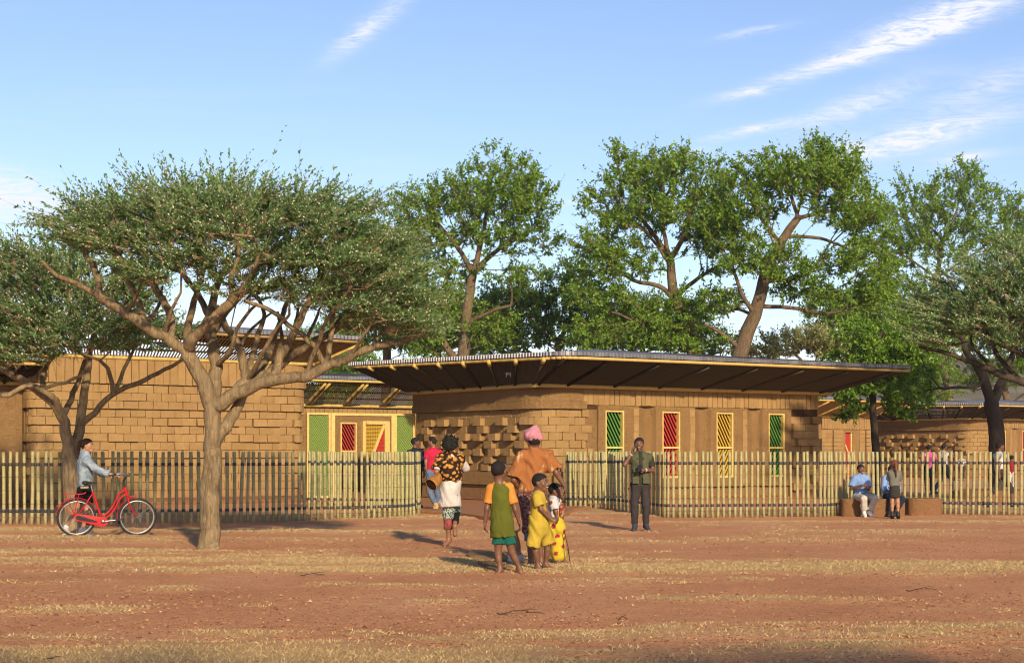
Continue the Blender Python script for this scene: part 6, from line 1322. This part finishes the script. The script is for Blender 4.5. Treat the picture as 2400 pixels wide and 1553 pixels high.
def stand(label, px, Y, z0, H_, look, face, top, bottom, skinc='dark', sleeve=.7, shoe=None, stride=.0, hair='short', dxp=0., vox=.022, trouser=1.95, group=GI_, shorts=False):
    """upright or walking figure; face = direction of travel in degrees (0 towards the viewer, 90 right, 180 away)"""
    s_ = H_ / 1.75; X = (px - CX) / FPX * Y; a = math.radians(face); f = np.array((math.sin(a), -math.cos(a), 0)); l = np.array((f[1], -f[0], 0))      # l points to the figure's right... 
    c = np.array((X, Y, z0)); q = {}
    def P_(x, y, z): return c + (l * x + f * y + UPV * z) * s_
    st = stride
    q = dict(hd=P_(0, .02, 1.635), nk=P_(0, -.01, 1.45), ls=P_(-.185, 0, 1.40), rs=P_(.185, 0, 1.40), le=P_(-.23, -.03 + st * .25, 1.13), lw=P_(-.23, .08 + st * .4, .90), re=P_(.23, -.03 - st * .25, 1.13), rw=P_(.23, .06 - st * .35, .90), pv=P_(0, 0, .96), lh=P_(-.09, 0, .91), rh=P_(.09, 0, .91), lk=P_(-.10, .05 - st * .2, .50), la=P_(-.10, -.02 - st * .55, .085 + abs(st) * .08), lt=P_(-.10, .13 - st * .5, .03), rk=P_(.10, .05 + st * .35, .50), ra=P_(.10, -.02 + st * .5, .085), rt=P_(.10, .15 + st * .5, .03))
    def back(v): return (CX + FPX * v[0] / v[1], HY - (v[2] - EYE) / v[1] * FPX, v[1] - Y)
    p = Person(label, Y, z0, {k: back(v) for k, v in q.items()}, look, s_ ** .5, s_, skinc, vox, group)
    p.body(shoe is None); p.head(hair, True); p.hand('l', f * .1 - UPV, -l, .4, 1); p.hand('r', f * .1 - UPV, l, .4, -1)
    F = Field(); p.torso(F, .02, p.P['pv'] - UPV * .03)
    for sd in 'lr': p.arm(F, sd, sleeve, off=.018, slack=.012)
    F.noise(.005, 22, 1.); p.wear(F, 'shirt', top)
    F = Field(); F.cone(p.P['lh'] + UPV * .04, p.P['rh'] + UPV * .04, .115 * s_, .115 * s_, .04)
    for sd in 'lr': p.leg(F, sd, trouser, off=.02, slack=.012)
    F.noise(.005, 24, 1.); p.wear(F, 'shorts' if shorts else 'trousers', bottom)
    if shoe: p.shoes(shoe, SOLD)
    p.finish(); return p
stand('young man in a dark blue shirt half hidden by the end of the left fence', 973, 38.8, .085, 1.76, (100, 0), 150, CL['navy'], CL['charcoal'], 'dark', 1.4, SHB, .0)
stand('person in a pink and white jersey behind the right fence', 2178, 54, 0, 1.74, (140, 0), 170, CL['pink'], CL['navy'], 'dark', .7, SHB, .3)
stand('person in a grey hooded top walking behind the right fence', 2212, 54.5, 0, 1.78, (120, 0), 110, CL['hoodie'], CL['navy'], 'dark', 1.9, SHB, .55)
stand('child in a red and black striped shirt far behind the right fence', 2240, 79, 0, 1.42, (60, 0), 60, CL['redstripe'], CL['charcoal'], 'dark', .7, SHB, .1)
stand('child in a black and white striped shirt far behind the right fence', 2254, 78, 0, 1.34, (-10, 0), 0, CL['bwstripe'], CL['charcoal'], 'dark', .7, SHB, .3)
stand('man in a white shirt and dark shorts walking behind the fence at far right', 2343, 41.5, 0, 1.75, (95, 0), 110, CL['whitecot'], CL['charcoal'], 'dark', .7, SHB, .7, 'afro' if False else 'short', trouser=1.3, shorts=True)
stand('child in red and pale trousers behind the fence right of the white shirt', 2371, 56, 0, 1.36, (150, 0), 170, CL['maroon'], CL['khaki'], 'dark', .7, SHB, .2)
def seated():
    p = Person('smiling man in a light blue shirt sitting on the long bench', 35.8, 0, dict(hd=(2018, 1100), nk=(2017, 1114), ls=(2002, 1119), rs=(2032, 1119), le=(1996, 1144, -.08), lw=(2020, 1137, -.28), re=(2036, 1145, -.1), rw=(2028, 1139, -.28), pv=(2016, 1160, .1), lh=(2010, 1163, .08), rh=(2024, 1163, .08), lk=(2025, 1168, -.38), la=(2025, 1198, -.28), lt=(2028, 1208, -.42), rk=(2050, 1167, -.33), ra=(2038, 1199, -.25), rt=(2047, 1208, -.38)), (12, 0), 1., .98, 'dark', .015, GS_)
    p.body(False); p.head('short', True, smile=True); p.hand('l', (.8, -.4, .2), (0, -.5, .8), .7, 1); p.hand('r', (-.6, -.5, .2), (0, -.5, .8), .8, -1)
    F = Field(); p.torso(F, .025, p.P['pv'] - UPV * .02, .15); 
    for sd in 'lr': p.arm(F, sd, .85, off=.022, slack=.02)
    F.noise(.005, 22, 1.); p.wear(F, 'shirt', CL['shirtblue'])
    F = Field(); F.cone(p.P['lh'], p.P['rh'], .12, .12, .04)
    for sd in 'lr': p.leg(F, sd, 1.86, off=.024, slack=.018)
    F.noise(.005, 22, 1.); p.wear(F, 'trousers', CL['khaki']); p.shoes(SHW, SOLE); p.finish()
    p = Person('person in a blue shirt sitting on the bench behind the standing girl', 36., 0, dict(hd=(2092, 1101, .05), nk=(2089, 1114, .08), ls=(2074, 1119, .1), rs=(2102, 1119, .1), le=(2071, 1146, .0), lw=(2086, 1141, -.22), re=(2106, 1145, .0), rw=(2098, 1146, -.22), pv=(2085, 1160, .12), lh=(2080, 1163, .1), rh=(2092, 1163, .1), lk=(2090, 1170, -.35), la=(2085, 1198, -.3), lt=(2083, 1207, -.42), rk=(2115, 1170, -.25), ra=(2100, 1195, -.3), rt=(2096, 1205, -.4)), (30, 0), 1., .98, 'brown', .016, GS_)
    p.body(False); p.head('short', True); p.hand('l', (1, -.2, .1), (0, -1, 0), .6, 1); p.hand('r', (-1, -.2, 0), (0, -1, 0), .6, -1)
    F = Field(); p.torso(F, .025, p.P['pv'] - UPV * .02, .15); 
    for sd in 'lr': p.arm(F, sd, 1.85, off=.022, slack=.01)
    F.noise(.005, 22, 1.); p.wear(F, 'shirt', CL['shirtblue'])
    F = Field(); F.cone(p.P['lh'], p.P['rh'], .12, .12, .04)
    for sd in 'lr': p.leg(F, sd, 1.9, off=.022, slack=.012)
    F.noise(.005, 22, 1.); p.wear(F, 'trousers', CL['navy']); p.shoes(SHB, SOLD); p.finish()
    p = Person('girl with an auburn ponytail in a grey shirt and dark skirt, back turned', 34.6, 0, dict(hd=(2096, 1089), nk=(2096, 1103), ls=(2086, 1107), rs=(2107, 1107), le=(2083, 1124, .1), lw=(2088, 1119, .28), re=(2110, 1124, .1), rw=(2105, 1119, .28), pv=(2097, 1142), lh=(2092, 1147), rh=(2102, 1147), lk=(2091, 1176), la=(2091, 1204, .02), lt=(2092, 1212, .12), rk=(2104, 1176), ra=(2105, 1204, .02), rt=(2106, 1212, .12)), (172, 0), .9, .78, 'tan', .013, GS_)
    k = p.hs; b0 = p.P['hd'] + p.hu * .06 * k - p.hf * .10 * k; p.tail = [b0 + (.01, -.03, -.03), b0 + (.02, -.05, -.16), b0 + (.03, -.05, -.32)]
    p.body(False); p.head('pony', False, HAIRR); p.hand('l', (0, 1, .2), (0, 0, 1), .5, 1); p.hand('r', (0, 1, .2), (0, 0, 1), .5, -1)
    F = Field(); F.ell(p.P['hd'] + p.hu * .02 - p.hf * .03, (.085, .085, .095), (p.hr, p.hf, p.hu), .02); p.wear(F, 'back_hair', HAIRR, .0085)
    F = Field(); p.torso(F, .016, p.P['pv'] + UPV * .04, .11); 
    for sd in 'lr': p.arm(F, sd, .9, off=.02, slack=.012)
    F.noise(.004, 22, 1.); p.wear(F, 'shirt', CL['greyshirt'])
    F = Field(); F.cone(p.P['pv'] + UPV * .09, p.P['pv'] - UPV * .17, .105, .125, .04, (p.dep, 1.15)); F.noise(.003, 22, 1.); F.cut((0, 0, 1), p.P['pv'] - UPV * .235); p.wear(F, 'skirt', CL['skirtdark']); p.shoes(SHB, SOLD, .014)
    for sd in 'lr': F = Field(); a = p.P[sd + 'a']; F.cone(a - UPV * .02, a + UPV * .06, .042, .038, .01); p.wear(F, 'boot_shaft', SHB, .011)
    p.finish()
seated()
print('people', time.time() - T00)
# ------------------------------------------------------------------ bicycle
def bicycle():
    RED = plain('red_bicycle_paint', (.40, .003, .007), .38, .3, 0, .05); BLK = plain('black_rubber', (.015, .015, .015), .7, .3); TAN = plain('cream_tyre_wall', (.28, .23, .15), .8, .2); STL = plain('bicycle_steel', (.32, .32, .33), .35, .5, .9); LEA = plain('black_saddle', (.02, .018, .017), .45, .4)
    k = .001352; R0 = Gp(179.2, 1257.5); org = np.array((R0[0], R0[1], 0.)); yaw = math.atan2(.55, 1.); ax = np.array((math.cos(yaw * .62), math.sin(yaw * .62), 0)); fx = 1 / ax[0]; sd = np.array((-ax[1], ax[0], 0)); rw = .338; zs = 1165
    def B(x, y, s=0.): return org + ax * ((x - 395) * k * fx * .985) + UPV * (rw + (zs - y) * k) + sd * s
    root = empty('bicycle', org, 'red step-through bicycle with a rear rack pushed by the woman', 'bicycle')
    def bd(g, n, m, par=None, sm=True): return g.build(n, m, par or root, sm, org)
    F0 = B(1140, 1165)
    def wheel(c):
        a = np.linspace(0, 2 * math.pi, 49)[:-1]; ring = lambda r_: [c + ax * math.cos(t) * r_ + UPV * math.sin(t) * r_ for t in a]
        g = Geo(); g.tube(ring(.317), .021, 8, closed=True); w_ = bd(g, 'wheel', BLK); g = Geo(); g.tube(ring(.303), .0125, 7, closed=True); bd(g, 'tyre_wall', TAN, w_); g = Geo(); g.tube(ring(.286), .011, 7, closed=True); bd(g, 'rim', STL, w_)
        g = Geo(); g.tube([c - sd * .045, c + sd * .045], .024, 10); bd(g, 'hub', STL, w_); g = Geo()
        for i in range(28): t = i * 2 * math.pi / 28; t2 = t + (.25 if i % 2 else -.25); g.tube([c + (ax * math.cos(t2) + UPV * math.sin(t2)) * .022 + sd * (.03 if i % 4 < 2 else -.03), c + (ax * math.cos(t) + UPV * math.sin(t)) * .284], .0016, 3, False)
        bd(g, 'spokes', STL, w_)
    H0 = B(395, 1165); wheel(H0); wheel(F0)
    def tube(pts, r_, name, m, par=None, n=9): g = Geo(); P = np.array(pts); t = np.linspace(0, len(P) - 1, (len(P) - 1) * 5 + 1); i = np.clip(t.astype(int), 0, len(P) - 2); f = (t - i)[:, None]; p0 = P[np.clip(i - 1, 0, None)]; p1 = P[i]; p2 = P[i + 1]; p3 = P[np.clip(i + 2, None, len(P) - 1)]; S = .5 * (2 * p1 + (p2 - p0) * f + (2 * p0 - 5 * p1 + 4 * p2 - p3) * f ** 2 + (-p0 + 3 * p1 - 3 * p2 + p3) * f ** 3); g.tube(S, r_, n); return bd(g, name, m, par)
    fr = tube([B(985, 770), B(1022, 905)], .024, 'frame', RED)
    tube([B(990, 805), B(925, 850), B(880, 930), B(840, 1020), B(780, 1100), B(705, 1155)], .0165, 'upper_tube', RED, fr); tube([B(1010, 860), B(955, 895), B(905, 965), B(865, 1050), B(815, 1120), B(745, 1185)], .0165, 'lower_tube', RED, fr); tube([B(590, 820), B(640, 985), B(695, 1170)], .019, 'seat_tube', RED, fr)
    for s in (-.055, .055): tube([B(592, 850, s * .3), B(500, 1000, s), B(400, 1155, s)], .009, 'seat_stay', RED, fr); tube([B(400, 1165, s), B(560, 1200, s), B(700, 1215, s * .6)], .010, 'chain_stay', RED, fr); tube([B(1020, 900, s * .7), B(1040, 985, s), B(1075, 1070, s), B(1140, 1160, s)], .011, 'fork_blade', RED, fr)
    def arc(c, a0, a1, r_): return [c + (ax * math.cos(math.radians(t)) + UPV * math.sin(math.radians(t))) * r_ for t in np.linspace(a0, a1, 22)]
    def guard(c, a0, a1, r_, name):
        g = Geo(); V = []; n = 22
        for p in arc(c, a0, a1, r_):
            o = unit(p - c)
            for q, dz in ((-.028, -.014), (-.016, 0), (.016, 0), (.028, -.014)): V.append(p + sd * q + o * dz)
        g.add(V, [(i * 4 + j, i * 4 + 4 + j, i * 4 + 5 + j, i * 4 + 1 + j) for i in range(n - 1) for j in range(3)]); return bd(g, name, RED)
    guard(H0, 22, 168, .358, 'rear_mudguard'); guard(F0, 100, 205, .358, 'front_mudguard')
    tube([B(1022, 905), B(1120, 885)], .010, 'mudguard_tip', RED); tube([B(905, 1172, .03), B(1020, 1158, .04), B(1140, 1163, .05)], .004, 'mudguard_stay', RED); tube([B(195, 990, -.04), B(290, 1080, -.05), B(390, 1160, -.06)], .005, 'mudguard_stay', RED)
    # chain case
    g = Geo(); out = [(372, 1135), (400, 1115), (520, 1130), (660, 1150), (740, 1165), (775, 1200), (770, 1250), (730, 1283), (660, 1275), (520, 1235), (400, 1205), (368, 1175)]; n = len(out); V = [B(x, y, -.075) for x, y in out] + [B(x, y, -.045) for x, y in out] + [B(560, 1190, -.078), B(560, 1190, -.045)]
    g.add(V, [(i, (i + 1) % n, n + (i + 1) % n, n + i) for i in range(n)], [(2 * n, (i + 1) % n, i) for i in range(n)] + [(2 * n + 1, n + i, n + (i + 1) % n) for i in range(n)]); cc = bd(g, 'chain_case', RED, None, False)
    g = Geo(); V = [B(x, y, -.0795) for x, y in [(385, 1150), (410, 1130), (480, 1150), (640, 1210), (650, 1230), (560, 1220), (420, 1195), (390, 1180)]] + [B(480, 1172, -.082)]; g.add(V, (), [(8, (i + 1) % 8, i) for i in range(8)]); bd(g, 'black_panel', BLK, cc, False)
    g = Geo(); g.tube([B(718, 1215, -.095), B(718, 1215, -.03)], .040, 16); cr = bd(g, 'crank', STL); tube([B(718, 1215, -.10), B(890, 1195, -.10)], .010, 'crank_arm', STL, cr); g = Geo(); g.box(B(900, 1193, -.15), (.09, .07, .022), (ax, sd, UPV)); bd(g, 'pedal', BLK, cr, False); tube([B(718, 1215, .07), B(560, 1245, .07)], .010, 'crank_arm', STL, cr); g = Geo(); g.box(B(545, 1248, .12), (.09, .07, .022), (ax, sd, UPV)); bd(g, 'pedal', BLK, cr, False)
    # saddle
    tube([B(592, 830), B(572, 750)], .013, 'seat_post', STL); F = Field(); F.cone(B(500, 712, -.05), B(500, 712, .05), .045, .045, .03, (UPV, 1.6)); F.cone(B(505, 712), B(625, 715), .06, .022, .03, (UPV, 1.6)); V, Q = F.mesh(.009); obj('saddle', mesh_np('saddle', V - org, Q, None, [LEA], None, True), root)
    F = Field(); F.cone(B(455, 775), B(530, 772), .022, .022, .01); V, Q = F.mesh(.008); obj('saddle_bag', mesh_np('saddle_bag', V - org, Q, None, [TAN], None, True), root)
    # rack
    for s in (-.06, .06): tube([B(235, 850, s), B(360, 856, s), B(480, 852, s), B(510, 832, s)], .0075, 'rack_rail', RED); tube([B(262, 862, s), B(320, 1010, s), B(375, 1140, s)], .006, 'rack_strut', RED); tube([B(425, 862, s), B(390, 1010, s), B(372, 1140, s)], .006, 'rack_strut', RED)
    for x in (240, 300, 360, 420, 475): tube([B(x, 853, -.06), B(x, 853, .06)], .006, 'rack_bar', RED)
    tube([B(365, 860, -.065), B(363, 990, -.065)], .006, 'pump', STL); g = Geo(); g.box(B(160, 1010), (.02, .05, .03), (ax, sd, UPV)); bd(g, 'tail_light', plain('red_lens', (.4, .01, .01), .2, .5), None, False)
    # stem, bars, grips
    tube([B(985, 770), B(968, 690)], .014, 'stem', BLK); tube([B(968, 690), B(1010, 630)], .016, 'stem_clamp', BLK)
    hb = tube([B(812, 610, -.30), B(930, 600, -.29), B(1020, 610, -.22), B(1040, 622, -.08), B(1020, 626, 0), B(1040, 622, .08), B(1020, 610, .22), B(930, 600, .29), B(812, 610, .30)], .0115, 'handlebar', STL)
    for s in (-1, 1): tube([B(806, 611, s * .30), B(910, 601, s * .29)], .017, 'grip', BLK, hb); tube([B(1010, 605, s * .24), B(960, 585, s * .26), B(890, 590, s * .28)], .006, 'brake_lever', STL, hb)
    g = Geo(); g.tube([B(1040, 580, -.07), B(1045, 578, -.06)], .02, 10); bd(g, 'bell', STL, hb)
    tube([B(905, 1190, -.03), B(905, 1290, -.05)], .008, 'front_stand', BLK)
bicycle()
# ------------------------------------------------------------------ planks and sack beside the boys
def planks():
    WD = NM('weathered_plank'); v = WD.co((2, 14, 2)); n = WD.noise(v, 4, 5, .65); WD.bump(n, .5, .01); r_ = WD.rand(); m = WD.done(WD.ramp(WD.M('ADD', WD.M('MULTIPLY', n, .7), WD.M('MULTIPLY', r_, .3)), [(.3, (.10, .052, .022)), (.7, (.26, .15, .065))]), .9, .1)
    A, Bq, C_, D_ = Gp(1093, 1300), Gp(1178, 1298), Gp(1203, 1336), Gp(1140, 1345); root = empty('wooden_pallet', (A + C_) / 2 * [1, 1, 0], 'flat weathered plank pallet lying on the ground beside the boys', 'pallet'); o = np.array(root.location)
    n_ = 8
    for i in range(n_):
        t0, t1 = i / n_ + .006, (i + 1) / n_ - .006; a = A + (D_ - A) * t0; b = Bq + (C_ - Bq) * t0; c = Bq + (C_ - Bq) * t1; d = A + (D_ - A) * t1; e = rng.normal(0, .03, 4); a = a + unit(a - b) * e[0]; b = b + unit(b - a) * e[1]; h = .045 + rng.normal(0, .003); g = Geo()
        g.hexa([(*d[:2], .025), (*c[:2], .025), (*b[:2], .025), (*a[:2], .025), (*d[:2], h), (*c[:2], h), (*b[:2], h), (*a[:2], h)]); g.build('plank', m, root, False, o)
    for t in (.06, .9): a = A + (Bq - A) * t; d = D_ + (C_ - D_) * t; g = Geo(); g.bar(a + (0, 0, .012), d + (0, 0, .012), .05, .024); g.build('bearer', m, root, False, o)
    c = Gp(1209, 1322); root = empty('cloth_sack', c, 'tan cloth sack with a white base standing behind the olive shirt boy', 'sack'); F = Field(); F.cone(c + UPV * .10, c + UPV * .30, .085, .055, .04); F.cone(c + UPV * .3, c + UPV * .40, .045, .02, .03); F.cone(c + UPV * .38, c + UPV * .43, .018, .03, .02); F.noise(.006, 34, 1.); V, Q = F.mesh(.01); sk = obj('sack_body', mesh_np('sack_body', V - c, Q, None, [cloth('sackcloth', (.36, .24, .13))], None, True), root)
    F = Field(); F.cone(c + (-.03, 0, .06), c + (.03, 0, .09), .075, .08, .04); F.noise(.007, 30, 2.); V, Q = F.mesh(.01); obj('white_base', mesh_np('white_base', V - c, Q, None, [CL['whitecot']], None, True), root)
planks()
print('done', time.time() - T00)
# ------------------------------------------------------------------ haze in the air
def haze():
    lo = np.array((-960., -960., -1.5)); hi = np.array((960., 960., 31.)); g = Geo(); g.box((lo + hi) / 2, hi - lo); k = NM('thin_haze'); k.N.remove(k.b)
    v = k.nd('ShaderNodeVolumePrincipled'); v.inputs['Color'].default_value = (.93, .94, .97, 1); v.inputs['Density'].default_value = HAZE; v.inputs['Anisotropy'].default_value = .2; k.L.new(v.outputs[0], k.out.inputs['Volume'])
    g.build('haze', k.m, kind='stuff', label='thin pale haze in the air', category='haze')
HAZE = .0003
haze()
